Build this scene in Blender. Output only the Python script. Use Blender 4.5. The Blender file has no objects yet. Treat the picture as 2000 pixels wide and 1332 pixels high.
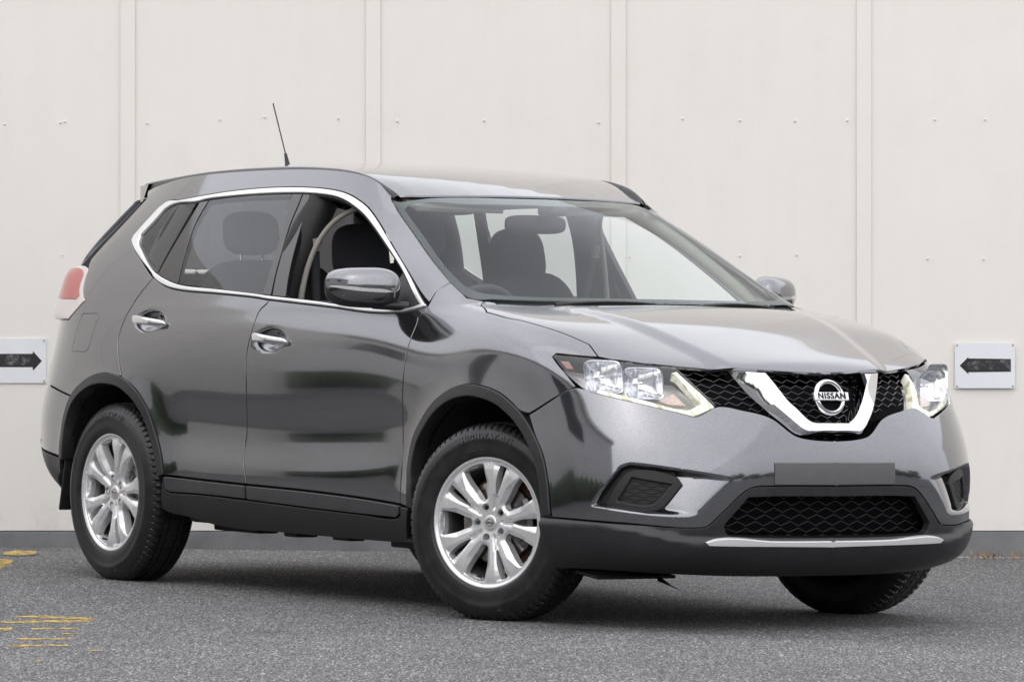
import bpy, bmesh, math, random
import numpy as np
from mathutils import Matrix, Vector
from mathutils.bvhtree import BVHTree
from mathutils.geometry import delaunay_2d_cdt
random.seed(7); rng = np.random.default_rng(7)
R_ = math.radians
scene = bpy.context.scene
COL = scene.collection

# ---------------------------------------------------------------- camera
cam_data = bpy.data.cameras.new('camera'); cam = bpy.data.objects.new('camera', cam_data); COL.objects.link(cam)
CAM_POS = np.array([18.61100859, -11.41392323, 1.14663258])
CAM_YAW, CAM_PITCH, CAM_ROLL = 2.55165127, -0.00729901799, 0.0186251701
def cam_axes():
    F = np.array([math.cos(CAM_YAW)*math.cos(CAM_PITCH), math.sin(CAM_YAW)*math.cos(CAM_PITCH), math.sin(CAM_PITCH)])
    Rt = np.cross(F, [0, 0, 1]); Rt /= np.linalg.norm(Rt); Up = np.cross(Rt, F)
    Rt, Up = Rt*math.cos(CAM_ROLL) + Up*math.sin(CAM_ROLL), -Rt*math.sin(CAM_ROLL) + Up*math.cos(CAM_ROLL)
    return Rt, Up, F
_r, _u, _f = cam_axes()
cam.matrix_world = Matrix([[_r[i], _u[i], -_f[i], CAM_POS[i]] for i in range(3)] + [[0, 0, 0, 1]])
cam_data.sensor_width = 36; cam_data.lens = 186.04254624923513
cam_data.clip_start = .5; cam_data.clip_end = 600
scene.camera = cam
# ---------------------------------------------------------------- world, sun, exposure
CLOUD = (9.75, 9.75, 10.15)
SUN_EL, SUN_AZ = R_(50), R_(-52)           # azimuth of the sun, from +X towards +Y
world = bpy.data.worlds.new('World'); scene.world = world; world.use_nodes = True
_nt = world.node_tree; _bg = _nt.nodes['Background']
_sky = _nt.nodes.new('ShaderNodeTexSky'); _sky.sky_type = 'NISHITA'; _sky.sun_disc = False
_sky.sun_elevation = SUN_EL; _sky.sun_rotation = R_(90) - SUN_AZ
_sky.dust_density = 7.0; _sky.air_density = 1.0; _sky.ozone_density = 1.0
_hs = _nt.nodes.new('ShaderNodeHueSaturation'); _hs.inputs['Saturation'].default_value = .42      # thin overcast: the blue is nearly washed out
_nt.links.new(_sky.outputs[0], _hs.inputs['Color'])
# a high cloud layer over that sky: soft, large blotches, a little darker towards the horizon
_tc = _nt.nodes.new('ShaderNodeTexCoord'); _sx = _nt.nodes.new('ShaderNodeSeparateXYZ'); _nt.links.new(_tc.outputs['Generated'], _sx.inputs[0])
_ns = _nt.nodes.new('ShaderNodeTexNoise'); _ns.inputs['Scale'].default_value = 1.6; _ns.inputs['Detail'].default_value = 5; _nt.links.new(_tc.outputs['Generated'], _ns.inputs['Vector'])
_m1 = _nt.nodes.new('ShaderNodeMapRange'); _nt.links.new(_ns.outputs['Fac'], _m1.inputs[0])
for _i, _v in zip((1, 2, 3, 4), (.35, .65, .90, 1.10)): _m1.inputs[_i].default_value = _v
_m2 = _nt.nodes.new('ShaderNodeMapRange'); _nt.links.new(_sx.outputs[2], _m2.inputs[0])
for _i, _v in zip((1, 2, 3, 4), (.0, .55, .80, 1.06)): _m2.inputs[_i].default_value = _v
_mm = _nt.nodes.new('ShaderNodeMath'); _mm.operation = 'MULTIPLY'; _nt.links.new(_m1.outputs[0], _mm.inputs[0]); _nt.links.new(_m2.outputs[0], _mm.inputs[1])
_vm = _nt.nodes.new('ShaderNodeVectorMath'); _vm.operation = 'SCALE'; _vm.inputs[0].default_value = CLOUD; _nt.links.new(_mm.outputs[0], _vm.inputs['Scale'])
_mix = _nt.nodes.new('ShaderNodeMixRGB'); _mix.inputs[0].default_value = .86; _nt.links.new(_hs.outputs[0], _mix.inputs[1]); _nt.links.new(_vm.outputs[0], _mix.inputs[2])
_nt.links.new(_mix.outputs[0], _bg.inputs[0]); _bg.inputs[1].default_value = 0.15
sun_data = bpy.data.lights.new('sun', 'SUN'); sun = bpy.data.objects.new('sun', sun_data); COL.objects.link(sun)
sun_data.energy = 0.6; sun_data.angle = R_(115); sun_data.color = (1, .97, .93)
_d = Vector((math.cos(SUN_EL)*math.cos(SUN_AZ), math.cos(SUN_EL)*math.sin(SUN_AZ), math.sin(SUN_EL)))
sun.rotation_euler = _d.to_track_quat('Z', 'Y').to_euler(); sun.location = (0, -8, 20)
scene.view_settings.view_transform = 'Standard'; scene.view_settings.look = 'None'
scene.view_settings.exposure = 0.12; scene.view_settings.gamma = 1.0
scene.render.use_persistent_data = False
scene.cycles.max_bounces = 10; scene.cycles.transparent_max_bounces = 24; scene.cycles.glossy_bounces = 5
scene.cycles.caustics_reflective = False; scene.cycles.caustics_refractive = False
scene.cycles.use_denoising = True
# ---- body skin: rings (rows, bottom to top) of 18 anchors each, rear centre -> side -> front centre, half car, |y|
def natural(t,Y,q):
    n=len(t);h=np.diff(t)
    A=np.zeros((n,n));B=np.zeros((n,)+Y.shape[1:])
    A[0,0]=A[-1,-1]=1
    for i in range(1,n-1):
        A[i,i-1]=h[i-1];A[i,i]=2*(h[i-1]+h[i]);A[i,i+1]=h[i]
        B[i]=6*((Y[i+1]-Y[i])/h[i]-(Y[i]-Y[i-1])/h[i-1])
    M=np.linalg.solve(A,B)
    k=np.clip(np.searchsorted(t,q,side='right')-1,0,n-2)
    a=(t[k+1]-q)[:,None];b=(q-t[k])[:,None];hk=h[k][:,None]
    return M[k]*a**3/(6*hk)+M[k+1]*b**3/(6*hk)+(Y[k]/hk-M[k]*hk/6)*a+(Y[k+1]/hk-M[k+1]*hk/6)*b
def pchip(s,q):
    # monotone map index -> chord
    n=len(s);d=np.diff(s);m=np.zeros(n)
    m[1:-1]=2*d[:-1]*d[1:]/(d[:-1]+d[1:]);m[0]=d[0];m[-1]=d[-1]
    k=np.clip(np.floor(q).astype(int),0,n-2);t=q-k
    return s[k]*(1+2*t)*(1-t)**2+m[k]*t*(1-t)**2+s[k+1]*t*t*(3-2*t)+m[k+1]*t*t*(t-1)
def curve(P,q,sym0=False,sym1=False,al=.75):
    P=np.asarray(P,float);off=0
    if sym0: P=np.vstack([P[3:0:-1]*[1,-1,1],P]);off=3
    if sym1: P=np.vstack([P,P[-2:-5:-1]*[1,-1,1]])
    s=np.concatenate([[0],np.cumsum(np.linalg.norm(np.diff(P,axis=0),axis=1)**al+1e-4)])
    return natural(s,P,pchip(s,q+off))
RINGS = [
[(-0.86,0,0.3),(-0.85,0.38,0.3),(-0.8,0.62,0.31),(-0.6,0.76,0.33),(-0.45,0.8,0.31),(0,0.79,0.25),(0.45,0.8,0.225),(1,0.8,0.22),(1.5,0.8,0.22),(2,0.8,0.22),(2.35,0.8,0.22),(2.705,0.8,0.22),(3.02,0.8,0.215),(3.2,0.79,0.227),(3.37,0.65,0.222),(3.46,0.44,0.212),(3.5,0.2,0.207),(3.51,0,0.207)],
[(-0.93,0,0.38),(-0.92,0.39,0.38),(-0.86,0.64,0.38),(-0.655,0.785,0.378),(-0.45,0.845,0.36),(0,0.85,0.31),(0.45,0.85,0.29),(1,0.85,0.29),(1.5,0.85,0.29),(2,0.85,0.29),(2.35,0.85,0.29),(2.705,0.86,0.275),(3.02,0.86,0.265),(3.262,0.842,0.27),(3.458,0.7,0.262),(3.56,0.46,0.255),(3.58,0.215,0.25),(3.59,0,0.25)],
[(-0.98,0,0.46),(-0.97,0.4,0.46),(-0.905,0.655,0.455),(-0.69,0.808,0.44),(-0.45,0.868,0.42),(0,0.875,0.38),(0.45,0.88,0.37),(1,0.88,0.37),(1.5,0.88,0.37),(2,0.88,0.37),(2.35,0.88,0.37),(2.705,0.885,0.355),(3.02,0.888,0.34),(3.288,0.862,0.345),(3.492,0.703,0.335),(3.6,0.47,0.328),(3.61,0.225,0.325),(3.62,0,0.325)],
[(-1,0,0.54),(-0.99,0.41,0.54),(-0.925,0.665,0.53),(-0.705,0.818,0.51),(-0.45,0.878,0.49),(0,0.89,0.46),(0.45,0.888,0.455),(1,0.886,0.455),(1.5,0.886,0.455),(2,0.886,0.455),(2.35,0.892,0.455),(2.705,0.895,0.45),(3.02,0.893,0.44),(3.295,0.87,0.43),(3.5,0.71,0.425),(3.61,0.465,0.42),(3.63,0.225,0.415),(3.638,0,0.415)],
[(-1,0,0.62),(-0.99,0.41,0.62),(-0.93,0.665,0.61),(-0.71,0.82,0.6),(-0.45,0.882,0.57),(0,0.897,0.555),(0.45,0.882,0.55),(1,0.88,0.55),(1.5,0.88,0.55),(2,0.88,0.55),(2.35,0.89,0.55),(2.705,0.9,0.55),(3.02,0.895,0.54),(3.295,0.868,0.53),(3.5,0.71,0.52),(3.615,0.465,0.51),(3.64,0.225,0.505),(3.648,0,0.505)],
[(-0.985,0,0.7),(-0.975,0.41,0.7),(-0.915,0.66,0.69),(-0.71,0.815,0.68),(-0.45,0.88,0.66),(0,0.903,0.65),(0.45,0.883,0.65),(1,0.881,0.65),(1.5,0.881,0.65),(2,0.881,0.65),(2.35,0.894,0.65),(2.705,0.908,0.65),(3.02,0.897,0.64),(3.285,0.864,0.63),(3.49,0.708,0.61),(3.61,0.463,0.6),(3.64,0.225,0.595),(3.648,0,0.595)],
[(-0.96,0,0.79),(-0.95,0.41,0.79),(-0.885,0.65,0.78),(-0.695,0.805,0.77),(-0.45,0.872,0.76),(0,0.905,0.75),(0.45,0.89,0.75),(1,0.888,0.75),(1.5,0.888,0.75),(2,0.888,0.75),(2.35,0.901,0.75),(2.705,0.908,0.75),(3.02,0.893,0.74),(3.26,0.852,0.73),(3.455,0.7,0.71),(3.58,0.458,0.69),(3.62,0.225,0.68),(3.632,0,0.68)],
[(-0.945,0,0.88),(-0.935,0.4,0.88),(-0.875,0.64,0.87),(-0.685,0.79,0.865),(-0.45,0.862,0.86),(0,0.897,0.85),(0.45,0.894,0.85),(1,0.892,0.85),(1.5,0.892,0.85),(2,0.892,0.85),(2.35,0.902,0.85),(2.705,0.904,0.85),(3.02,0.889,0.845),(3.225,0.838,0.82),(3.41,0.692,0.805),(3.53,0.45,0.79),(3.58,0.22,0.78),(3.595,0,0.78)],
[(-0.94,0,0.97),(-0.93,0.39,0.97),(-0.865,0.63,0.965),(-0.675,0.775,0.96),(-0.45,0.85,0.95),(0,0.883,0.94),(0.45,0.8895,0.94),(1,0.8875,0.94),(1.5,0.8875,0.94),(2,0.8875,0.94),(2.35,0.89,0.94),(2.705,0.897,0.94),(3.02,0.884,0.93),(3.19,0.826,0.905),(3.35,0.685,0.89),(3.46,0.44,0.885),(3.525,0.22,0.888),(3.54,0,0.888)],
[(-0.935,0,1.05),(-0.925,0.385,1.05),(-0.86,0.62,1.05),(-0.665,0.762,1.045),(-0.45,0.835,1.03),(0,0.862,1.02),(0.45,0.8745,1.02),(1,0.8745,1.02),(1.5,0.8745,1.015),(2,0.8745,1.01),(2.35,0.868,1.005),(2.7,0.885,0.995),(3,0.862,0.985),(3.14,0.79,0.965),(3.27,0.675,0.95),(3.37,0.45,0.945),(3.43,0.225,0.943),(3.45,0,0.942)],
[(-0.93,0,1.11),(-0.92,0.38,1.11),(-0.85,0.61,1.11),(-0.655,0.752,1.11),(-0.45,0.822,1.085),(0,0.845,1.075),(0.45,0.855,1.075),(1,0.859,1.07),(1.5,0.859,1.065),(2,0.855,1.06),(2.35,0.845,1.055),(2.67,0.862,1.052),(2.9,0.825,1.038),(3.05,0.755,1.025),(3.13,0.6,1.02),(3.18,0.42,1.015),(3.215,0.21,1.012),(3.225,0,1.012)],
[(-0.915,0,1.17),(-0.905,0.375,1.17),(-0.835,0.6,1.17),(-0.645,0.738,1.165),(-0.45,0.812,1.125),(0,0.83,1.115),(0.45,0.8445,1.11),(1,0.8485,1.105),(1.5,0.8485,1.1),(2,0.8445,1.095),(2.33,0.828,1.098),(2.6,0.81,1.105),(2.78,0.785,1.092),(2.9,0.71,1.083),(2.95,0.56,1.085),(2.975,0.4,1.085),(2.99,0.2,1.085),(3,0,1.085)],
[(-0.89,0,1.22),(-0.88,0.37,1.22),(-0.81,0.59,1.215),(-0.645,0.725,1.21),(-0.43,0.8,1.165),(0,0.817,1.155),(0.45,0.828,1.148),(1,0.836,1.14),(1.5,0.84,1.132),(1.95,0.838,1.122),(2.26,0.815,1.118),(2.4,0.765,1.14),(2.455,0.68,1.143),(2.52,0.52,1.143),(2.57,0.39,1.143),(2.6,0.26,1.143),(2.62,0.13,1.143),(2.625,0,1.143)],
[(-0.8,0,1.33),(-0.79,0.35,1.33),(-0.73,0.56,1.325),(-0.575,0.69,1.32),(-0.36,0.765,1.27),(0.02,0.778,1.265),(0.45,0.788,1.265),(0.98,0.793,1.26),(1.42,0.793,1.25),(1.82,0.79,1.235),(2.1,0.77,1.222),(2.18,0.705,1.25),(2.25,0.62,1.25),(2.32,0.49,1.25),(2.37,0.365,1.25),(2.4,0.245,1.25),(2.42,0.12,1.25),(2.425,0,1.25)],
[(-0.7,0,1.43),(-0.69,0.32,1.43),(-0.64,0.52,1.42),(-0.49,0.645,1.41),(-0.28,0.71,1.385),(0.05,0.72,1.39),(0.45,0.73,1.39),(0.95,0.735,1.385),(1.34,0.735,1.375),(1.68,0.733,1.355),(1.93,0.715,1.323),(1.99,0.665,1.35),(2.05,0.585,1.36),(2.11,0.465,1.362),(2.155,0.345,1.364),(2.185,0.23,1.365),(2.205,0.115,1.366),(2.21,0,1.366)],
[(-0.6,0,1.53),(-0.59,0.3,1.53),(-0.55,0.48,1.52),(-0.4,0.6,1.5),(-0.2,0.64,1.5),(0.1,0.66,1.52),(0.45,0.668,1.53),(0.9,0.672,1.53),(1.25,0.672,1.52),(1.53,0.665,1.49),(1.735,0.65,1.435),(1.79,0.625,1.445),(1.85,0.55,1.462),(1.9,0.435,1.467),(1.94,0.325,1.47),(1.965,0.215,1.472),(1.98,0.11,1.473),(1.985,0,1.473)],
[(-0.5,0,1.62),(-0.49,0.28,1.615),(-0.45,0.45,1.6),(-0.32,0.55,1.585),(-0.12,0.58,1.612),(0.14,0.598,1.637),(0.45,0.606,1.65),(0.85,0.608,1.656),(1.15,0.606,1.651),(1.4,0.6,1.63),(1.545,0.593,1.583),(1.605,0.582,1.538),(1.65,0.51,1.541),(1.69,0.4,1.545),(1.72,0.3,1.548),(1.74,0.2,1.55),(1.755,0.1,1.551),(1.76,0,1.551)]]
ROWS = [np.array(r, float) for r in RINGS]
NC = 18; NR = len(ROWS)
def ss(a,b,x): t=np.clip((x-a)/(b-a),0,1);return t*t*(3-2*t)
def flare(P):
    P=P.copy();x,y,z=P[...,0],P[...,1],P[...,2]
    for cx,a,b,amp in((2.70,.43,.52,.016),(.02,.40,.50,.014)):
        r=np.hypot(x-cx,z-.36)
        side=ss(.60,.80,y)*ss(1.2,.95,z)
        P[...,1]+=amp*side*np.where(r<a,1,np.exp(-((r-a)/.085)**2))
    return P
def blur(A,ax,sg,wt=None):
    r=int(3*sg)+1;k=np.exp(-.5*(np.arange(-r,r+1)/sg)**2);k/=k.sum()
    A=np.moveaxis(A,ax,0);n=len(A)
    out=np.zeros_like(A)
    for i,w in zip(range(-r,r+1),k):
        j=np.arange(n)+i
        lo=j<0;hi=j>n-1
        jj=np.where(lo,-j,np.where(hi,2*(n-1)-j,j))
        B=A[jj].copy()
        B[lo]=2*A[0]-B[lo];B[hi]=2*A[-1]-B[hi]
        out+=w*B
    return np.moveaxis(out,0,ax)
def skin(nu=14,nv=6):
    qu=np.linspace(0,NC-1,(NC-1)*nu+1);qv=np.linspace(0,NR-1,(NR-1)*nv+1)
    D=np.stack([curve(r,qu,True,True) for r in ROWS]) # rows x U x 3
    U=len(qu);V=len(qv);S=np.zeros((V,U,3));kc=12;kv=kc*nv
    w=1-ss(10.2,11.2,qu)
    A=np.zeros((V,U,3));B=np.zeros((V,U,3))
    for j in range(U):
        A[:,j]=curve(D[:,j],qv)
        B[:,j]=np.vstack([curve(D[:kc+1,j],qv[:kv+1]),curve(D[kc:,j],qv[kv:]-kc)[1:]])
    def bu(Q):   # symmetric blur along the ring, mirrored about the centre line
        m=np.array([1,-1,1.]);e=3*nu
        X_=np.concatenate([Q[:,e:0:-1]*m,Q,Q[:,-2:-e-2:-1]*m],1)
        return blur(X_,1,.42*nu)[:,e:-e]
    fa=lambda Q:bu(blur(Q,0,.6*nv))
    fb=lambda Q:bu(np.concatenate([blur(Q[:kv+1],0,.6*nv),blur(Q[kv:],0,.6*nv)[1:]]))
    A=fa(A+.85*(A-fa(A)));B=fb(B+.85*(B-fb(B)))
    S=A*w[None,:,None]+B*(1-w)[None,:,None]
    return flare(S),qu,qv
# ---------------------------------------------------------------- panel outlines: points in car space (x forward, |y|, z up)
OUT = {
 'hood': [(2.4318,0.7076,1.1476),(2.4803,0.7551,1.1343),(2.5894,0.8022,1.1088),(2.717,0.8042,1.0917),(2.8115,0.7895,1.0802),(2.9885,0.7578,1.0464),(3.1246,0.7174,1.0035),(3.204,0.7316,0.9611),(3.3054,0.6207,0.9432),(3.3751,0.5033,0.9312),(3.4512,0.3342,0.9188),(3.4892,0.193,0.9153),(3.508,0,0.9118),(2.6804,0,1.1356),(2.656,0.2824,1.1356),(2.6053,0.483,1.1353),(2.5312,0.6395,1.1364)],
 'fender': [(2.2198,0.8182,1.123),(2.1912,0.8393,1.0846),(2.1913,0.8648,1.0181),(2.1863,0.8889,0.9328),(2.1839,0.8965,0.8383),(2.1748,0.8898,0.6965),(2.1752,0.8901,0.4925),(2.1648,0.8869,0.3957),(2.2327,0.8955,0.3873),(2.2321,0.8994,0.4815),(2.2259,0.8943,0.534),(2.257,0.8942,0.6387),(2.3325,0.9043,0.7161),(2.4275,0.9116,0.7841),(2.5319,0.9138,0.8277),(2.6403,0.9143,0.8469),(2.7246,0.9145,0.8452),(2.848,0.912,0.8224),(2.927,0.909,0.7879),(2.9736,0.9067,0.7617),(3.0228,0.9001,0.7522),(3.1225,0.8765,0.8022),(3.2163,0.8322,0.8537),(3.17,0.8409,0.8942),(3.1057,0.8464,0.9418),(3.0837,0.8449,0.9577),(3.086,0.8313,0.9688),(3.1406,0.7937,0.9647),(3.204,0.7316,0.9611),(3.1246,0.7174,1.0035),(2.9885,0.7578,1.0464),(2.8115,0.7895,1.0802),(2.717,0.8042,1.0917),(2.5894,0.8022,1.1088),(2.4803,0.7551,1.1343),(2.4318,0.7076,1.1476),(2.3712,0.7444,1.1596),(2.2355,0.729,1.2153),(2.2288,0.7425,1.2075),(2.2104,0.7795,1.1764)],
 'front_door': [(2.2198,0.8182,1.123),(2.1912,0.8393,1.0846),(2.1913,0.8648,1.0181),(2.1863,0.8889,0.9328),(2.1839,0.8965,0.8383),(2.1748,0.8898,0.6965),(2.1752,0.8901,0.4925),(2.1648,0.8869,0.3957),(1.8708,0.8843,0.4102),(1.5063,0.885,0.4205),(1.0614,0.8855,0.4265),(1.0458,0.8843,0.4853),(1.0334,0.8822,0.5205),(1.0381,0.8805,0.6336),(1.0531,0.891,0.8121),(1.048,0.8882,0.9308),(1.0595,0.876,1.0103),(1.0835,0.8486,1.104),(1.1196,0.8388,1.1341),(1.1172,0.8374,1.1381),(1.3163,0.8409,1.1283),(1.6019,0.8451,1.1138),(1.8769,0.8467,1.0977),(2.0038,0.8435,1.0973),(2.1374,0.8322,1.1105),(2.2164,0.816,1.1268)],
 'rear_door': [(1.1196,0.8388,1.1341),(1.0835,0.8486,1.104),(1.0595,0.876,1.0103),(1.048,0.8882,0.9308),(1.0531,0.891,0.8121),(1.0381,0.8805,0.6336),(1.0334,0.8822,0.5205),(1.0458,0.8843,0.4853),(1.0614,0.8855,0.4265),(0.743,0.8861,0.4322),(0.4446,0.8986,0.4391),(0.4202,0.8979,0.5194),(0.3653,0.8987,0.6192),(0.3094,0.9035,0.7031),(0.2237,0.9075,0.7724),(0.0971,0.907,0.8207),(0.105,0.9068,0.8209),(0.0498,0.8913,0.9021),(0.022,0.877,0.9698),(0.0245,0.8652,1.0154),(0.0521,0.8399,1.0944),(0.0955,0.8187,1.157),(0.1564,0.7981,1.2175),(0.1592,0.7974,1.2196),(0.2898,0.8129,1.1834),(0.4038,0.82,1.1699),(0.7179,0.8285,1.1583),(1.0207,0.8348,1.1451),(1.1172,0.8374,1.1381)],
 'quarter': [(0.1564,0.7981,1.2175),(0.0955,0.8187,1.157),(0.0521,0.8399,1.0944),(0.0245,0.8652,1.0154),(0.022,0.877,0.9698),(0.0498,0.8913,0.9021),(0.105,0.9068,0.8209),(0.0971,0.907,0.8207),(-0.0248,0.9043,0.8304),(-0.1239,0.9005,0.8221),(-0.2385,0.895,0.7884),(-0.3356,0.8898,0.7319),(-0.5346,0.8569,0.7608),(-0.7285,0.7854,0.7789),(-0.7813,0.7515,0.783),(-0.7891,0.705,0.9629),(-0.7632,0.6931,1.0975),(-0.7125,0.7391,1.0423),(-0.4825,0.8243,1.0423),(-0.418,0.8249,1.083),(-0.355,0.8202,1.1216),(-0.4323,0.7675,1.2415),(-0.4518,0.7546,1.2627),(-0.4591,0.739,1.2904),(-0.3521,0.6884,1.4012),(-0.2401,0.6057,1.5435),(-0.3182,0.551,1.5843),(-0.1212,0.5827,1.6079),(0.1383,0.5994,1.6334),(0.4559,0.608,1.6465),(0.8454,0.6098,1.6521),(1.1546,0.608,1.647),(1.4018,0.6018,1.6254),(1.5484,0.5954,1.5786),(1.6023,0.5897,1.5414),(1.6229,0.6036,1.5284),(1.8172,0.6449,1.4202),(2.039,0.694,1.31),(2.2355,0.729,1.2153),(2.2288,0.7425,1.2075),(2.2104,0.7795,1.1764),(2.2083,0.8066,1.1419),(2.0118,0.7659,1.2455),(1.7052,0.6879,1.4097),(1.5693,0.6609,1.4845),(1.4606,0.6511,1.5283),(1.3606,0.6468,1.5545),(1.2168,0.646,1.5713),(1.047,0.6463,1.5786),(0.791,0.6473,1.5785),(0.5015,0.6502,1.5664),(0.3063,0.6529,1.5513),(0.1008,0.6513,1.534),(-0.0032,0.6459,1.5285),(-0.0488,0.6549,1.5057),(-0.1005,0.6838,1.449),(-0.1495,0.7145,1.39),(-0.1496,0.7259,1.3689),(-0.1112,0.7401,1.3437),(-0.0013,0.766,1.2915)],
 'front_bumper': [(3.0237,0.9006,0.7486),(3.1228,0.8767,0.8004),(3.2175,0.8329,0.8501),(3.2837,0.7971,0.8338),(3.41,0.6911,0.7998),(3.5028,0.5642,0.765),(3.5205,0.5325,0.7566),(3.5298,0.44,0.7933),(3.558,0.3532,0.7818),(3.5891,0.2475,0.7541),(3.6205,0.1613,0.6937),(3.6281,0.0988,0.6814),(3.6319,0,0.6761),(3.6481,0,0.5169),(3.6389,0.2722,0.5173),(3.6317,0.3563,0.5119),(3.6273,0.3863,0.4975),(3.6089,0.4668,0.4252),(3.5904,0.5231,0.3746),(3.5842,0.5407,0.3708),(3.4472,0.7625,0.3807),(3.1792,0.8992,0.3914),(3.1545,0.9029,0.5224),(3.1197,0.9032,0.6117),(3.0703,0.9041,0.6772)],
 'lower_bumper': [(3.648,0,0.5151),(3.6388,0.2721,0.5155),(3.6316,0.3562,0.5101),(3.6273,0.3862,0.4957),(3.6088,0.4667,0.4234),(3.5908,0.5211,0.3728),(3.5841,0.5405,0.369),(3.4471,0.7624,0.3789),(3.1791,0.8991,0.3896),(3.1273,0.9077,0.391),(3.1329,0.9016,0.3405),(3.1444,0.8796,0.281),(3.1396,0.8582,0.2534),(3.1086,0.8218,0.2227),(3.2051,0.7922,0.2274),(3.3693,0.6514,0.2228),(3.462,0.4389,0.2128),(3.5014,0.2027,0.2079),(3.5117,0,0.2076),(3.6216,0,0.3338),(3.6145,0.2723,0.3357),(3.6051,0.4331,0.3403),(3.6047,0.4509,0.353),(3.6071,0.4577,0.3802),(3.6281,0.3707,0.4759),(3.6366,0.2696,0.4793),(3.6453,0,0.4786)],
 'lower_opening': [(3.6216,0,0.3338),(3.6145,0.2723,0.3357),(3.6051,0.4331,0.3403),(3.6047,0.4509,0.353),(3.6071,0.4577,0.3802),(3.6281,0.3707,0.4759),(3.6366,0.2696,0.4793),(3.6453,0,0.4786)],
 'chrome_low': [(3.6194,0,0.3247),(3.6125,0.2593,0.3264),(3.5949,0.4811,0.3349),(3.5802,0.5256,0.3238),(3.5811,0.5105,0.3129),(3.6071,0.2549,0.3081),(3.6135,0,0.3043)],
 'headlight': [(3.0837,0.8449,0.9577),(3.0878,0.8325,0.967),(3.2141,0.734,0.9549),(3.3118,0.6251,0.9388),(3.3785,0.5123,0.9276),(3.4131,0.5076,0.9057),(3.4665,0.4849,0.8619),(3.5274,0.4406,0.7969),(3.5189,0.5314,0.7602),(3.5011,0.5631,0.7686),(3.4093,0.6906,0.8016),(3.2831,0.7967,0.8356),(3.2249,0.8272,0.8539),(3.17,0.8409,0.8942),(3.1057,0.8464,0.9418)],
 'grille': [(3.3771,0.5069,0.9294),(3.4653,0.4841,0.8637),(3.5298,0.44,0.7933),(3.5572,0.3527,0.7836),(3.5877,0.2466,0.7577),(3.6194,0.1605,0.6973),(3.6276,0.0984,0.6832),(3.6314,0,0.6779),(3.5093,0,0.9109),(3.4903,0.1938,0.9144),(3.4525,0.3352,0.9179)],
 'vchrome': [(3.457,0.3339,0.9153),(3.5204,0.3273,0.8551),(3.5856,0.2451,0.7631),(3.6176,0.1593,0.7027),(3.6255,0,0.6977),(3.6113,0,0.7392),(3.6083,0.0807,0.7425),(3.5742,0.1633,0.8121),(3.5074,0.2016,0.9011)],
 'vridge': [(3.4828,0.3009,0.9034),(3.5473,0.2568,0.8381),(3.5954,0.1779,0.7582),(3.6199,0.1135,0.7047)],
 'plate': [(3.636,0.2675,0.6002),(3.6466,0,0.6002),(3.6483,0,0.5203),(3.6393,0.2681,0.5209)],
 'window_trim': [(0.1592,0.7974,1.2196),(0.2898,0.8129,1.1834),(0.4038,0.82,1.1699),(0.7179,0.8285,1.1583),(1.0207,0.8348,1.1451),(1.1172,0.8374,1.1381),(1.3163,0.8409,1.1283),(1.6019,0.8451,1.1138),(1.8769,0.8467,1.0977),(2.0038,0.8435,1.0973),(2.1374,0.8322,1.1105),(2.2164,0.816,1.1268),(2.0118,0.7659,1.2455),(1.7052,0.6879,1.4097),(1.5693,0.6609,1.4845),(1.4606,0.6511,1.5283),(1.3606,0.6468,1.5545),(1.2168,0.646,1.5713),(1.047,0.6463,1.5786),(0.791,0.6473,1.5785),(0.5015,0.6502,1.5664),(0.3063,0.6529,1.5513),(0.1008,0.6513,1.534),(-0.0032,0.6459,1.5285),(-0.0488,0.6549,1.5057),(-0.1005,0.6838,1.449),(-0.1495,0.7145,1.39),(-0.1496,0.7259,1.3689),(-0.1112,0.7401,1.3437),(-0.0013,0.766,1.2915),(0.1377,0.7923,1.2319)],
 'window_trim_in': [(2.1669,0.818,1.1319),(1.9664,0.7665,1.2547),(1.7491,0.7147,1.3665),(1.5866,0.6825,1.4489),(1.4366,0.6656,1.5084),(1.3332,0.6594,1.5347),(1.1917,0.6579,1.5494),(1.0671,0.6581,1.5542),(0.8118,0.6593,1.5539),(0.5206,0.6611,1.5446),(0.3236,0.6626,1.5325),(0.2863,0.6643,1.5265),(0.0552,0.6602,1.5113),(0.0124,0.6661,1.4947),(-0.0324,0.6918,1.4424),(-0.0859,0.7173,1.3899),(-0.0785,0.7306,1.3647),(-0.0183,0.7499,1.327),(0.1398,0.7868,1.2464),(0.1783,0.7921,1.2342),(0.2702,0.8022,1.212),(0.3887,0.8117,1.1923),(0.706,0.8219,1.1764),(1.0108,0.8292,1.161),(1.1108,0.8316,1.1549),(1.498,0.8383,1.1361),(1.62,0.8407,1.1276),(2.0212,0.8369,1.1148),(2.1147,0.8292,1.1197)],
 'quarter_glass': [(0.0575,0.6615,1.5092),(0.2589,0.6648,1.5235),(0.1711,0.7904,1.2383),(0.1414,0.7876,1.2443),(-0.0183,0.7499,1.327),(-0.0785,0.7306,1.3647),(-0.0859,0.7173,1.3899),(-0.0324,0.6918,1.4424),(0.0124,0.6661,1.4947)],
 'rear_pillar': [(0.2873,0.6649,1.5254),(0.3543,0.6641,1.5312),(0.3262,0.7049,1.4413),(0.3464,0.7659,1.3071),(0.3741,0.8103,1.1953),(0.2694,0.8018,1.2131),(0.1826,0.7922,1.2342)],
 'rear_glass': [(0.3533,0.6635,1.5323),(0.5215,0.6616,1.5436),(0.8127,0.6598,1.5529),(0.981,0.6591,1.5538),(1.0006,0.6906,1.486),(1.0417,0.77,1.3092),(1.0581,0.8299,1.1594),(1.0102,0.8288,1.162),(0.7054,0.8216,1.1774),(0.3769,0.8107,1.1943),(0.3464,0.7659,1.3071),(0.3262,0.7049,1.4413)],
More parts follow.
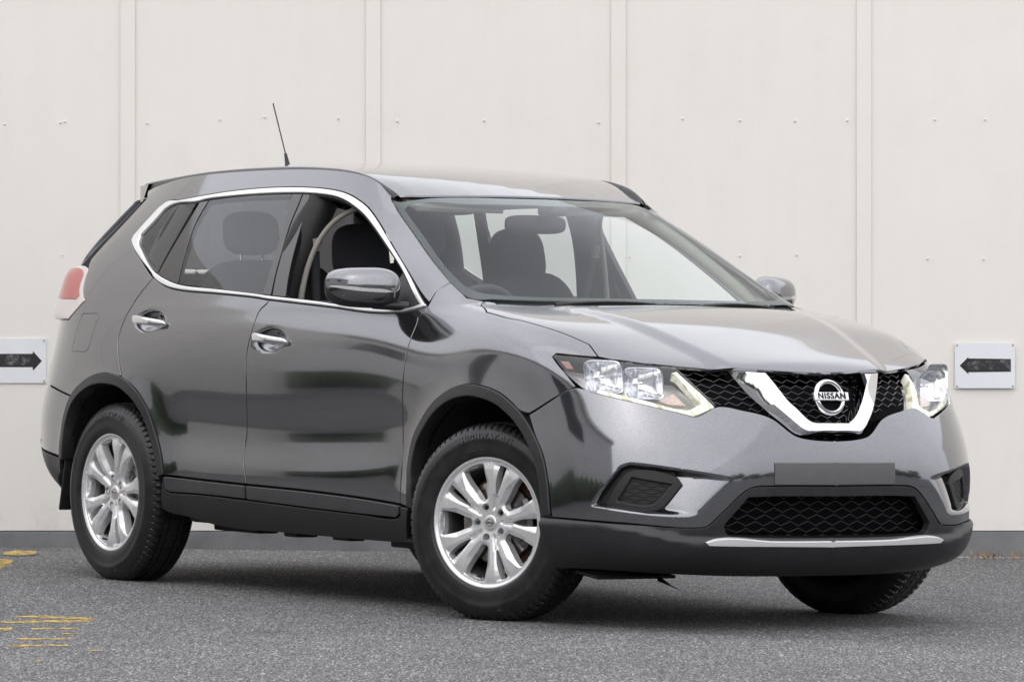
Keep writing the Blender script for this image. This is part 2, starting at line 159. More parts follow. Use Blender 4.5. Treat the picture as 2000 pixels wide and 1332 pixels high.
 'door_pillar': [(0.9848,0.6591,1.5537),(1.0603,0.6586,1.5532),(1.0624,0.6754,1.518),(1.0625,0.7155,1.4295),(1.087,0.7696,1.3093),(1.1038,0.8035,1.2295),(1.1216,0.8312,1.156),(1.0581,0.8299,1.1594),(1.0417,0.77,1.3092),(1.0006,0.6906,1.486)],
 'front_pillar': [(1.0679,0.6586,1.5532),(1.1179,0.6589,1.5509),(1.1407,0.7012,1.4594),(1.1725,0.7596,1.3295),(1.2083,0.8069,1.2203),(1.2349,0.8331,1.1511),(1.1336,0.8315,1.1551),(1.1113,0.8035,1.2296),(1.0945,0.7695,1.3093),(1.07,0.7154,1.4295),(1.0698,0.6753,1.5179)],
 'sail': [(1.9711,0.7672,1.2528),(2.1699,0.8176,1.1319),(2.1133,0.8283,1.1216),(2.0212,0.8369,1.1148),(1.9784,0.8239,1.1488),(1.9665,0.7928,1.2122)],
 'windshield': [(1.7814,0,1.544),(1.7699,0.1515,1.5435),(1.7024,0.3999,1.5413),(1.6193,0.6036,1.5305),(1.8195,0.6463,1.4182),(2.0414,0.6955,1.308),(2.238,0.7305,1.2134),(2.3267,0.7426,1.1762),(2.3772,0.7393,1.1598),(2.4379,0.6557,1.1559),(2.4993,0.5199,1.1536),(2.5803,0.2585,1.1536),(2.6053,0,1.1536)],
 'frit_in': [(2.5739,0,1.1704),(2.5098,0.4112,1.17),(2.4741,0.5011,1.1701),(2.4092,0.6278,1.175),(2.3591,0.6852,1.1849),(2.2896,0.7032,1.2086),(2.1166,0.687,1.2856),(1.913,0.6418,1.3913),(1.7071,0.5966,1.4914),(1.694,0.5678,1.5077),(1.8073,0.3236,1.5164),(1.8367,0.1957,1.5185),(1.8617,0,1.517)],
 'cladding_door_front': [(1.0611,0.8852,0.4206),(1.506,0.8847,0.4147),(1.8702,0.8838,0.4044),(2.1612,0.8856,0.3899),(2.1505,0.8781,0.3591),(2.1209,0.8723,0.3445),(1.8556,0.8735,0.3482),(1.4933,0.8756,0.3558),(1.0592,0.8783,0.367)],
 'cladding_door_rear': [(0.4481,0.8981,0.4332),(0.743,0.8861,0.4262),(1.0496,0.8852,0.4201),(1.0483,0.8787,0.3686),(0.7352,0.8803,0.3737),(0.4777,0.8883,0.3735),(0.4504,0.8938,0.3866)],
 'sill': [(0.4446,0.8984,0.433),(0.4489,0.8929,0.3805),(0.4767,0.8877,0.3694),(0.734,0.8796,0.3697),(1.05,0.8773,0.3627),(1.4915,0.8744,0.3518),(1.8539,0.8723,0.3443),(2.1188,0.8709,0.3406),(2.1558,0.8769,0.3537),(2.1688,0.8859,0.3864),(2.2352,0.8947,0.3818),(2.1409,0.834,0.2656),(2.2169,0.8319,0.2513),(1.76,0.821,0.2475),(1.2527,0.8206,0.2476),(0.7764,0.8245,0.251),(0.5595,0.8414,0.2762),(0.4168,0.8631,0.2937),(0.3898,0.8688,0.3048)],
 'sill_under': [(2.4935,0.8641,0.2791),(2.2169,0.8561,0.2876),(1.76,0.8449,0.2831),(1.2526,0.8444,0.2834),(0.7765,0.8475,0.2864),(0.5595,0.8502,0.2905),(0.5077,0.804,0.2253),(1.2527,0.8007,0.2212),(1.9922,0.801,0.2213),(2.5108,0.8176,0.2221)],
 'farch_out': [(2.2327,0.8955,0.3873),(2.2321,0.8994,0.4815),(2.2259,0.8943,0.534),(2.257,0.8942,0.6387),(2.3325,0.9043,0.7161),(2.4275,0.9116,0.7841),(2.5319,0.9138,0.8277),(2.6403,0.9143,0.8469),(2.7246,0.9145,0.8452),(2.848,0.912,0.8224),(2.927,0.909,0.7879),(2.9736,0.9067,0.7617),(3.0244,0.9049,0.7231),(3.0703,0.9041,0.6772),(3.1197,0.9032,0.6117),(3.1545,0.9029,0.5224),(3.1746,0.9006,0.3966)],
 'rarch_out': [(-0.4283,0.8858,0.4778),(-0.4088,0.8912,0.5686),(-0.3847,0.8897,0.6594),(-0.3356,0.8898,0.7319),(-0.2385,0.895,0.7884),(-0.1239,0.9005,0.8221),(-0.0248,0.9043,0.8304),(0.0971,0.907,0.8207),(0.2237,0.9075,0.7724),(0.3094,0.9035,0.7031),(0.3653,0.8987,0.6192),(0.4202,0.8979,0.5194),(0.4446,0.8986,0.4391)],
 'tail': [(-0.6501,0.6977,1.251),(-0.4472,0.7594,1.2543),(-0.4323,0.7675,1.2415),(-0.355,0.8202,1.1216),(-0.418,0.8249,1.083),(-0.4825,0.8243,1.0423),(-0.7123,0.7387,1.0443),(-0.8158,0.6456,1.1065),(-0.8718,0.5464,1.1456),(-0.7794,0.5895,1.2488)],
 'rear_bumper': [(-0.3349,0.8901,0.7298),(-0.5329,0.8577,0.7566),(-0.7289,0.7861,0.7749),(-0.783,0.7527,0.7738),(-0.9448,0.4633,0.7876),(-0.9615,-0,0.7902),(-1.0017,0,0.5725),(-0.9728,0.5513,0.5676),(-0.7118,0.8175,0.5414),(-0.7688,0.787,0.5108),(-0.4277,0.8862,0.482),(-0.4088,0.8912,0.5686),(-0.3847,0.8897,0.6594)],
 'rear_valance': [(-0.4286,0.8856,0.4757),(-0.7618,0.7899,0.5047),(-0.7115,0.8173,0.5372),(-0.9726,0.5512,0.5637),(-1.0017,0,0.5685),(-0.8738,-0,0.3159),(-0.8508,0.5158,0.3183),(-0.6253,0.7654,0.3431),(-0.5668,0.797,0.3481),(-0.4415,0.8749,0.4206)],
 'tailgate': [(-0.9605,-0,0.7948),(-0.9437,0.463,0.7922),(-0.8,0.7361,0.7885),(-0.7983,0.6975,0.9631),(-0.8262,0.6392,1.0942),(-0.8764,0.536,1.1455),(-0.7886,0.5824,1.2443),(-0.847,0.4142,1.2514),(-0.8662,0,1.2534)],
 'rear_window': [(-0.8625,0,1.2581),(-0.8434,0.4133,1.2561),(-0.7762,0.5883,1.2535),(-0.7094,0.6535,1.2579),(-0.6227,0.6629,1.3175),(-0.403,0.571,1.5281),(-0.5379,0.3889,1.5595),(-0.5596,-0,1.5666)],
 'fog_recess': [(3.3374,0.847,0.4376),(3.3552,0.8382,0.467),(3.4231,0.783,0.579),(3.4479,0.7569,0.5924),(3.5063,0.6882,0.5854),(3.6208,0.4272,0.5477),(3.5831,0.5517,0.405),(3.4966,0.7104,0.4148)],
 'fog_frame': [(3.374,0.8266,0.4426),(3.4349,0.7755,0.5579),(3.4529,0.7556,0.5728),(3.5527,0.6214,0.5475),(3.5639,0.6024,0.5192),(3.5248,0.6714,0.4301),(3.5127,0.689,0.4225),(3.4155,0.7962,0.4316)],
 'fog_mesh': [(3.4557,0.7569,0.5424),(3.5428,0.6424,0.5203),(3.508,0.6973,0.4511),(3.4186,0.7946,0.4568)],
 'fuel': [(-0.3564,0.8417,1.0416),(-0.3457,0.8362,1.067),(-0.2152,0.8425,1.0705),(-0.1918,0.8482,1.0541),(-0.2225,0.876,0.9284),(-0.2508,0.8765,0.9133),(-0.386,0.8632,0.9131)],
 'handle_f': [(1.0822,0.8758,1.0106),(1.2049,0.874,1.0164),(1.3279,0.8794,0.9908),(1.3341,0.8828,0.9713),(1.1023,0.8805,0.9872)],
 'handle_r': [(0.1085,0.848,1.0744),(0.2145,0.8497,1.0756),(0.3668,0.8618,1.0508),(0.3828,0.8704,1.0245),(0.1366,0.8609,1.0376)],
 'hl_drl': [(3.2814,0.7893,0.8519),(3.4007,0.685,0.8212),(3.4929,0.5576,0.7864),(3.4984,0.5439,0.7866),(3.5035,0.4926,0.8086),(3.4465,0.5196,0.8702),(3.399,0.5266,0.9107),(3.3825,0.5372,0.9193),(3.3826,0.513,0.9249),(3.4148,0.5088,0.9039),(3.4677,0.4857,0.8601),(3.5259,0.4462,0.7968),(3.5173,0.5304,0.7638),(3.4995,0.5621,0.7721),(3.4078,0.6897,0.8051),(3.2824,0.7963,0.8374)],
 'hl_amber': [(3.1052,0.8353,0.9546),(3.1374,0.8133,0.9536),(3.1749,0.8185,0.9234),(3.1491,0.836,0.9228)],
 'hl_bowl1': [(3.1971,0.7879,0.935),(3.2899,0.6936,0.9287),(3.3473,0.736,0.8394),(3.2705,0.793,0.8606)],
 'hl_bowl2': [(3.3152,0.6823,0.9166),(3.3861,0.5881,0.9009),(3.4093,0.5908,0.8779),(3.4057,0.6775,0.8213),(3.3706,0.7126,0.8347)],
 'hl_turn': [(3.4401,0.5636,0.8571),(3.4858,0.5354,0.8115),(3.448,0.6082,0.8192),(3.4326,0.6239,0.8295)],
 'sideline1': [(2.1891,0.8942,0.8894),(1.8604,0.8889,0.9189),(1.5654,0.887,0.9403),(1.3384,0.8851,0.9557),(1.0301,0.883,0.9741)],
 'bowl_f': [(1.0707,0.88,0.9906),(1.1037,0.8707,1.0308),(1.176,0.8685,1.0377),(1.2846,0.8721,1.0235),(1.3373,0.8804,0.9851),(1.3145,0.8863,0.9455),(1.223,0.8878,0.932),(1.1327,0.8864,0.9462)],
 'bowl_r': [(0.1092,0.8551,1.0537),(0.1312,0.8447,1.085),(0.2217,0.8425,1.0963),(0.33,0.8505,1.0811),(0.3832,0.8641,1.0449),(0.3654,0.8742,1.01),(0.2752,0.8759,0.9964),(0.168,0.8689,1.0133)],
}
# ---------------------------------------------------------------- body skin evaluation
SK, QU, QV = skin(14, 6)
NU, NV = 14, 6
SVn, SUn, _ = SK.shape
def s01(a, b, x): t = np.clip((x - a)/(b - a), 0, 1); return t*t*(3 - 2*t)
def grid_normals(G):
    du = np.gradient(G, axis=1); dv = np.gradient(G, axis=0)
    n = np.cross(du, dv); n /= np.linalg.norm(n, axis=-1, keepdims=True) + 1e-12
    return n
SN = grid_normals(SK)
if SN[20, 7*NU][1] < 0: SN = -SN
def _bil(G, u, v):
    x = np.clip(u*NU, 0, SUn - 1.0001); y = np.clip(v*NV, 0, SVn - 1.0001)
    i = y.astype(int); j = x.astype(int); a = (x - j)[:, None]; b = (y - i)[:, None]
    return G[i, j]*(1-a)*(1-b) + G[i, j+1]*a*(1-b) + G[i+1, j]*(1-a)*b + G[i+1, j+1]*a*b
def base(u, v, crease=None):
    """point and normal of the half skin (y > 0) at skin coordinates u, v"""
    u = np.asarray(u, float); v = np.asarray(v, float)
    P = _bil(SK, u, v)
    # normals on either side of the windshield base are kept apart
    N = _bil(SN, u, v)
    k = (v < 12) & (v > 12 - 1.01/NV); 
    if k.any():
        N2 = _bil(SN, u, np.full_like(v, 12 - 1.01/NV)); N[k] = N2[k]
    k = (v >= 12) & (v < 12 + 1.01/NV)
    if k.any():
        N2 = _bil(SN, u, np.full_like(v, 12 + 1.01/NV)); N[k] = N2[k]
    N /= np.linalg.norm(N, axis=1, keepdims=True)
    return P, N
def inpoly(P, poly):
    x, y = P[:, 0], P[:, 1]; c = np.zeros(len(P), bool); n = len(poly)
    for i in range(n):
        x0, y0 = poly[i]; x1, y1 = poly[(i+1) % n]
        if y0 == y1: continue
        m = ((y0 > y) != (y1 > y)) & (x < (x1-x0)*(y-y0)/(y1-y0) + x0); c ^= m
    return c
def polydist(P, poly, closed=True):
    d = np.full(len(P), 1e9); n = len(poly)
    for i in range(n if closed else n-1):
        a = np.asarray(poly[i], float); b = np.asarray(poly[(i+1) % n], float); ab = b-a
        t = np.clip(((P-a) @ ab)/(ab @ ab + 1e-15), 0, 1)
        d = np.minimum(d, np.linalg.norm(P - (a + t[:, None]*ab), axis=1))
    return d
DISP = []       # functions P -> signed distance to push the skin outwards
def point(u, v, off=0.0):
    P, N = base(u, v); h = np.full(len(P), float(off)) if np.isscalar(off) else off.copy()
    for f in DISP: h = h + f(P)
    return P + N*h[:, None]
def surf(u, v, off=0.0):
    """displaced point and normal"""
    u = np.asarray(u, float); v = np.asarray(v, float)
    P, N = base(u, v)
    if not DISP: return P + N*off, N
    h = sum(f(P) for f in DISP)
    Q = P + N*(h + off)[:, None]
    e = .006
    act = np.abs(h) > 1e-7
    for du_, dv_ in ((e*3, 0), (-e*3, 0), (0, e*8), (0, -e*8)):
        Pu, _ = base(np.clip(u+du_, 0, 17), np.clip(v+dv_, 0, 16)); act |= np.abs(sum(f(Pu) for f in DISP)) > 1e-7
    if act.any():
        ua, va = u[act], v[act]; eu, ev = .012, .035
        u0, u1 = np.clip(ua-eu, 0, 17), np.clip(ua+eu, 0, 17); v0, v1 = np.clip(va-ev, 0, 16), np.clip(va+ev, 0, 16)
        Nb = N[act]
        # height gradient on top of the smooth normal
        Pa, Pb = base(u0, va)[0], base(u1, va)[0]; ha, hb = sum(f(Pa) for f in DISP), sum(f(Pb) for f in DISP)
        Pc, Pd = base(ua, v0)[0], base(ua, v1)[0]; hc, hd = sum(f(Pc) for f in DISP), sum(f(Pd) for f in DISP)
        T1 = Pb-Pa; T2 = Pd-Pc
        T1 = T1 - Nb*np.sum(T1*Nb, 1, keepdims=True) + Nb*(hb-ha)[:, None]
        T2 = T2 - Nb*np.sum(T2*Nb, 1, keepdims=True) + Nb*(hd-hc)[:, None]
        M = np.cross(T1, T2); M /= np.linalg.norm(M, axis=1, keepdims=True) + 1e-12
        M *= np.sign(np.sum(M*Nb, 1, keepdims=True)); N = N.copy(); N[act] = M
    return Q, N
_tv = [tuple(p) for p in SK.reshape(-1, 3)]; _tf = []
for i in range(SVn-1):
    for j in range(SUn-1):
        a = i*SUn+j; _tf += [(a, a+1, a+SUn), (a+1, a+SUn+1, a+SUn)]
BVH = BVHTree.FromPolygons(_tv, _tf)
def uv_of(p):
    """skin coordinates of the skin point nearest to p"""
    loc, n, idx, d = BVH.find_nearest(Vector(p))
    return _uv_face(loc, idx)
def _uv_face(loc, idx):
    cell = idx//2; i = cell//(SUn-1); j = cell % (SUn-1)
    A, B, Cc, D = SK[i, j], SK[i, j+1], SK[i+1, j], SK[i+1, j+1]
    q = np.array(loc)
    if idx % 2 == 0: o, e1, e2, s = A, B-A, Cc-A, 1
    else: o, e1, e2, s = D, Cc-D, B-D, -1
    m = np.array([[e1@e1, e1@e2], [e1@e2, e2@e2]]); r = np.array([(q-o)@e1, (q-o)@e2])
    try: a, b = np.linalg.solve(m, r)
    except Exception: a = b = 0
    if s < 0: a, b = 1-a, 1-b
    return ((j+a)/NU, (i+b)/NV)

# ---------------------------------------------------------------- object helpers
def link_mesh(name, me, mat, parent=None):
    o = bpy.data.objects.new(name, me); COL.objects.link(o)
    for m in (mat if isinstance(mat, (list, tuple)) else [mat]):
        if m is not None: me.materials.append(m)
    if parent is not None: o.parent = parent
    return o
def mesh_obj(name, V, F, mat, parent=None, smooth=True, normals=None, sharp=None, midx=None):
    me = bpy.data.meshes.new(name); me.from_pydata([tuple(map(float, v)) for v in V], [], [tuple(map(int, f)) for f in F])
    me.validate(clean_customdata=False)
    me.polygons.foreach_set('use_smooth', [smooth]*len(me.polygons))
    if midx is not None and len(midx) == len(me.polygons): me.polygons.foreach_set('material_index', midx)
    me.update()
    if normals is not None and len(normals) == len(me.vertices): me.normals_split_custom_set_from_vertices([tuple(map(float, n)) for n in normals])
    elif sharp is not None: me.set_sharp_from_angle(angle=R_(sharp))
    return link_mesh(name, me, mat, parent)
def bm_obj(name, bm, mat, parent=None, sharp=35):
    bmesh.ops.recalc_face_normals(bm, faces=bm.faces)
    me = bpy.data.meshes.new(name); bm.to_mesh(me); bm.free()
    me.polygons.foreach_set('use_smooth', [True]*len(me.polygons)); me.set_sharp_from_angle(angle=R_(sharp)); me.update()
    return link_mesh(name, me, mat, parent)
def empty(name, loc=(0, 0, 0), rz=0, parent=None, label=None, cat=None, group=None):
    o = bpy.data.objects.new(name, None); COL.objects.link(o); o.location = loc; o.rotation_euler = (0, 0, rz); o.empty_display_size = .2
    if parent is not None: o.parent = parent
    if label: o['label'] = label
    if cat: o['category'] = cat
    if group: o['group'] = group
    return o
def add_box(bm, c, s, rot=None, bev=0, seg=2):
    m = Matrix.Translation(Vector(c)) @ (rot.to_4x4() if rot is not None else Matrix.Identity(4)) @ Matrix.Diagonal((s[0], s[1], s[2], 1))
    r = bmesh.ops.create_cube(bm, size=1, matrix=m)
    if bev: 
        es = list({e for v in r['verts'] for e in v.link_edges}); bmesh.ops.bevel(bm, geom=es, offset=bev, segments=seg, profile=.5, affect='EDGES')
def add_tube(bm, pts, rad, n=10, cap=True):
    pts = [np.asarray(p, float) for p in pts]; m = len(pts); rads = rad if hasattr(rad, '__len__') else [rad]*m
    prev = None; rings = []
    for i in range(m):
        t = pts[min(i+1, m-1)] - pts[max(i-1, 0)]; t /= np.linalg.norm(t) + 1e-12
        if prev is None: a = np.cross(t, [0, 0, 1]) if abs(t[2]) < .9 else np.cross(t, [1, 0, 0])
        else: a = prev - t*(prev@t)
        a /= np.linalg.norm(a); prev = a; b = np.cross(t, a)
        rings.append([bm.verts.new(tuple(pts[i] + rads[i]*(math.cos(k*2*math.pi/n)*a + math.sin(k*2*math.pi/n)*b))) for k in range(n)])
    for i in range(m-1):
        for k in range(n): bm.faces.new((rings[i][k], rings[i][(k+1) % n], rings[i+1][(k+1) % n], rings[i+1][k]))
    if cap: bm.faces.new(rings[0][::-1]); bm.faces.new(rings[-1])
def spline_loop(pts, ang=30, step=.25, dens=None):
    """smooth a closed uv outline, keeping corners sharper than ang (angles in metric uv)"""
    P = np.array(pts, float); n = len(P); M = P*np.array([.34, .11])
    sharp = []
    for i in range(n):
        a = M[i]-M[i-1]; b = M[(i+1) % n]-M[i]
        c = (a@b)/(np.linalg.norm(a)*np.linalg.norm(b)+1e-12); sharp.append(math.degrees(math.acos(max(-1, min(1, c)))) > ang)
    out = []
    for i in range(n):
        p0, p1, p2, p3 = P[i-1], P[i], P[(i+1) % n], P[(i+2) % n]
        L = np.linalg.norm((p2-p1)*[.34, .11]); k = max(1, int(math.ceil(L/(dens or .012))))
        if sharp[i]: p0 = 2*p1-p2
        if sharp[(i+1) % n]: p3 = 2*p2-p1
        d01 = np.linalg.norm((p1-p0)*[.34, .11])+1e-9; d12 = L+1e-9; d23 = np.linalg.norm((p3-p2)*[.34, .11])+1e-9
        m1 = ((p1-p0)/d01*d12 + (p2-p1))/2; m2 = ((p3-p2)/d23*d12 + (p2-p1))/2
        if sharp[i] : m1 = p2-p1
        if sharp[(i+1) % n]: m2 = p2-p1
        for j in range(k):
            t = j/k; out.append(p1*(2*t**3-3*t**2+1) + m1*(t**3-2*t**2+t) + p2*(-2*t**3+3*t**2) + m2*(t**3-t**2))
    return np.array(out)
def jac(u, v):
    e = .02; u = np.asarray(u); v = np.asarray(v)
    u0, u1 = np.clip(u-e, 0, 17), np.clip(u+e, 0, 17); v0, v1 = np.clip(v-e*2, 0, 16), np.clip(v+e*2, 0, 16)
    Ju = (base(u1, v)[0]-base(u0, v)[0])/(u1-u0)[:, None]; Jv = (base(u, v1)[0]-base(u, v0)[0])/(v1-v0)[:, None]
    return Ju, Jv
UVS = np.array([.34, .11])
def tidy(L, d):
    """drop points of a closed loop closer than d (metric)"""
    out = [L[0]]
    for p in L[1:]:
        if np.linalg.norm((p-out[-1])*UVS) > d: out.append(p)
    if np.linalg.norm((out[-1]-out[0])*UVS) < d and len(out) > 3: out.pop()
    return np.array(out)
def inset_loop(L, d, fixed):
    """move every point of a closed uv loop inwards by d metres on the skin"""
    n = len(L); A = (L*UVS); area = 0.5*np.sum(A[:, 0]*np.roll(A[:, 1], -1) - np.roll(A[:, 0], -1)*A[:, 1]); sg = 1 if area > 0 else -1
    Ju, Jv = jac(L[:, 0], L[:, 1]); P, N = base(L[:, 0], L[:, 1])
    Tn = np.roll(P, -1, 0)-P; Tn /= np.linalg.norm(Tn, axis=1, keepdims=True)+1e-12
    Tp = np.roll(Tn, 1, 0)
    ori = np.sign(np.sum(np.cross(Ju, Jv)*N, 1, keepdims=True)); 
    I1 = np.cross(N, Tn)*sg*ori; I0 = np.cross(N, Tp)*sg*ori
    I = I0+I1; I /= np.linalg.norm(I, axis=1, keepdims=True)+1e-9
    cs = np.clip(np.sum(I*I1, 1), .45, 1)
    D = I*(d/cs)[:, None]
    a = np.sum(Ju*Ju, 1); b = np.sum(Ju*Jv, 1); c = np.sum(Jv*Jv, 1); r1 = np.sum(Ju*D, 1); r2 = np.sum(Jv*D, 1); det = a*c-b*b+1e-12
    out = L + np.stack([(c*r1-b*r2)/det, (a*r2-b*r1)/det], 1)
    out[fixed] = L[fixed]
    # neighbours of a fixed (centre line) point slide along the line only where they are on it
    out[:, 0] = np.clip(out[:, 0], 0, 17); out[:, 1] = np.clip(out[:, 1], 0, 16)
    return out
def panel(name, loop, mat, parent, sides=(-1, 1), gap=.0022, flange=.014, proud=0.0, holes=(), hole_gap=None, rnd=.0018, dense=None, join=False, feature=(),
          ang=30, dens=None, grid=True, flip=False, edge_only=False, label=None):
    """A skin panel bounded by a closed outline (list of 3D points on the half skin), with rounded edges turned inwards.
    join: the outline runs along the centre line and both halves become one mesh."""
    def prep(lp, g, hole=False):
        uv = [p if len(p) == 2 else uv_of(p) for p in lp]
        uv = np.array(uv); 
        L = tidy(spline_loop(uv, ang, dens=dens), .0022)
        fixed = (L[:, 0] > 16.995) | (L[:, 0] < .005)
        k = -1 if hole else 1
        r0 = inset_loop(L, k*(g+rnd), fixed); r1 = inset_loop(L, k*(g+rnd*.3), fixed); r2 = inset_loop(L, k*g, fixed)
        return L, r0, r1, r2, fixed
    outer = prep(loop, gap); hs = [prep(h, gap if hole_gap is None else hole_gap, True) for h in holes]
    cons = [outer[1]] + [h[1] for h in hs]
    pts = []; edges = []
    for L in cons:
        o = len(pts); n = len(L); pts += list(L*UVS); edges += [(o+i, o+(i+1) % n) for i in range(n)]
    nb = len(pts)
    feats = []
    for (lp, offs) in feature:
        fu = np.array([uv_of(p) for p in lp]); FL = tidy(spline_loop(fu, ang, dens=.009), .003); fx = FL[:, 0] > 16.995
        for of in offs:
            G2 = inset_loop(FL, of, fx); ok = inpoly(G2*UVS, outer[1]*UVS)
            if not ok.all(): continue
            o = len(pts); n = len(G2); pts += list(G2*UVS); edges += [(o+i, o+(i+1) % n) for i in range(n)]; feats.append(G2)
    A = outer[1]*UVS; lo, hi = A.min(0), A.max(0)
    # interior points: skin grid nodes plus extra density where asked
    if grid:
        U_, V_ = np.meshgrid(QU, QV); G = np.stack([U_.ravel(), V_.ravel()], 1)
        if dense:
            for (poly3, st) in dense:
                pu = np.array([uv_of(p) for p in poly3]); a0, a1 = pu.min(0), pu.max(0)
                nu_ = int((a1[0]-a0[0])*.34/st)+1; nv_ = int((a1[1]-a0[1])*.11/st)+1
                gu, gv = np.meshgrid(np.linspace(a0[0], a1[0], nu_+1), np.linspace(a0[1], a1[1], nv_+1)); g2 = np.stack([gu.ravel(), gv.ravel()], 1)
                g2 = g2[inpoly(g2, pu)]; G = G[~inpoly(G, pu)]; G = np.vstack([G, g2])
        g = G*UVS; k = np.all((g > lo) & (g < hi), axis=1); G = G[k]; g = g[k]
        k = inpoly(g, A)
        for h in hs: k &= ~inpoly(g, h[1]*UVS)
        G = G[k]; g = g[k]
        d = polydist(g, A)
        for h in hs: d = np.minimum(d, polydist(g, h[1]*UVS))
        for G2 in feats: d = np.minimum(d, polydist(g, G2*UVS)+.0022)
        g = g[(d > .005) & (g[:, 0] < 17*UVS[0]-.002)]
        pts += list(g)
    res = delaunay_2d_cdt([Vector(p) for p in pts], edges, [], 0, 1e-7)
    V2 = np.array([tuple(v) for v in res[0]]); F2 = res[2]; 
    cen = np.array([V2[list(f)].mean(0) for f in F2]); keep = inpoly(cen, A)
    for h in hs: keep &= ~inpoly(cen, h[1]*UVS)
    F2 = [f for f, k in zip(F2, keep) if k]
    UV = V2/UVS; P, N = surf(UV[:, 0], UV[:, 1], proud)
    # every face counter-clockwise seen from outside
    faces = []
    for f in F2:
        a, b, c = P[f[0]], P[f[1]], P[f[2]]; nn = np.cross(b-a, c-a)
        faces.append(tuple(f) if nn @ N[f[0]] > 0 else tuple(f[::-1]))
    Vs = list(P); Ns = list(N)
    # map constraint points to output vertices
    orig = res[3]; vmap = {}
    for vi, src in enumerate(orig):
        for s_ in src: vmap[s_] = vi
    o = 0
    for q, (L, r0, r1, r2, fixed) in enumerate([outer]+hs):
        n = len(L)
        if flange > 0:
            P1, N1 = surf(r1[:, 0], r1[:, 1], proud-rnd*.35); P2, N2 = surf(r2[:, 0], r2[:, 1], proud-rnd*1.1); P3, _ = surf(r2[:, 0], r2[:, 1], proud-flange)
            E = P2-P[[vmap.get(o+i, 0) for i in range(n)]]; E /= np.linalg.norm(E, axis=1, keepdims=True)+1e-9
            E = P1-P[[vmap.get(o+i, 0) for i in range(n)]]; E -= N1*np.sum(E*N1, 1, keepdims=True); E /= np.linalg.norm(E, axis=1, keepdims=True)+1e-9
            b1 = len(Vs); Vs += list(P1); Ns += list(N1*.75+E*.65); b2 = len(Vs); Vs += list(P2); Ns += list(N1*.15+E); b3 = len(Vs); Vs += list(P3); Ns += list(E)
            for i in range(n):
                j = (i+1) % n
                if fixed[i] and fixed[j]: continue
                if (o+i) not in vmap or (o+j) not in vmap: continue
                a, b = vmap[o+i], vmap[o+j]
                if a == b: continue
                for (x0, x1, y0, y1) in ((a, b, b1+i, b1+j), (b1+i, b1+j, b2+i, b2+j), (b2+i, b2+j, b3+i, b3+j)):
                    f = (x0, x1, y1, y0); nn = np.cross(np.array(Vs[f[1]])-Vs[f[0]], np.array(Vs[f[3]])-Vs[f[0]])
                    m = np.array(Ns[x0])+np.array(Ns[y0])
                    faces.append(f if nn @ m > 0 else f[::-1])
        o += n
    Vs = np.array(Vs); Ns = np.array(Ns); Ns /= np.linalg.norm(Ns, axis=1, keepdims=True)+1e-12
    if flip: faces = [f[::-1] for f in faces]; Ns = -Ns
    out = []
    if join:
        c = Vs[:, 1] < 1e-6; Ns[c, 1] = 0; Vs[c, 1] = 0
        Ns /= np.linalg.norm(Ns, axis=1, keepdims=True)+1e-12
        idx = {}; V2s = list(Vs); N2s = list(Ns); m = []
        for i in range(len(Vs)):
            if c[i]: m.append(i)
            else: m.append(len(V2s)); V2s.append(Vs[i]*[1, -1, 1]); N2s.append(Ns[i]*[1, -1, 1])
        f2 = faces + [tuple(m[i] for i in f[::-1]) for f in faces]
        ob = mesh_obj(name, V2s, f2, mat, parent, normals=N2s); out.append(ob)
    else:
        for s in sides:
            W = Vs*[1, s, 1]; M = Ns*[1, s, 1]; ff = faces if s > 0 else [f[::-1] for f in faces]
            out.append(mesh_obj(name, W, ff, mat, parent[0 if s < 0 else 1] if isinstance(parent, (list, tuple)) else parent, normals=M))
    for ob in out:
        if label: ob['label'] = label
    return out
# ---------------------------------------------------------------- materials
def newmat(name):
    m = bpy.data.materials.new(name); m.use_nodes = True
    return m, m.node_tree, m.node_tree.nodes['Principled BSDF']
def setp_(b, **k):
    for n, v in k.items():
        s = b.inputs[n.replace('_', ' ')]
        s.default_value = (*v, 1) if isinstance(v, tuple) and len(v) == 3 and s.type == 'RGBA' else v
def node(nt, t, **k):
    n = nt.nodes.new(t)
    for a, v in k.items(): setattr(n, a, v)
    return n
def objcoord(nt, scale=1.0):
    tc = node(nt, 'ShaderNodeTexCoord'); mp = node(nt, 'ShaderNodeMapping'); nt.links.new(tc.outputs['Object'], mp.inputs[0])
    mp.inputs['Scale'].default_value = (scale,)*3 if np.isscalar(scale) else scale
    return mp.outputs[0]
def noise(nt, vec, scale, detail=4, rough=.55, dist=0):
    n = node(nt, 'ShaderNodeTexNoise'); nt.links.new(vec, n.inputs['Vector']); n.inputs['Scale'].default_value = scale
    n.inputs['Detail'].default_value = detail; n.inputs['Roughness'].default_value = rough; n.inputs['Distortion'].default_value = dist
    return n.outputs['Fac']
def ramp(nt, fac, stops):
    r = node(nt, 'ShaderNodeValToRGB'); nt.links.new(fac, r.inputs[0]); e = r.color_ramp.elements
    while len(e) < len(stops): e.new(.5)
    for s, (p, c) in zip(e, stops): s.position = p; s.color = (*c, 1) if len(c) == 3 else c
    return r.outputs[0]
def maprange(nt, fac, a, b, c, d):
    m = node(nt, 'ShaderNodeMapRange'); nt.links.new(fac, m.inputs[0])
    for i, v in zip((1, 2, 3, 4), (a, b, c, d)): m.inputs[i].default_value = v
    return m.outputs[0]
def bump(nt, b, h, strength, dist):
    n = node(nt, 'ShaderNodeBump'); nt.links.new(h, n.inputs['Height']); n.inputs['Strength'].default_value = strength; n.inputs['Distance'].default_value = dist
    nt.links.new(n.outputs[0], b.inputs['Normal']); return n
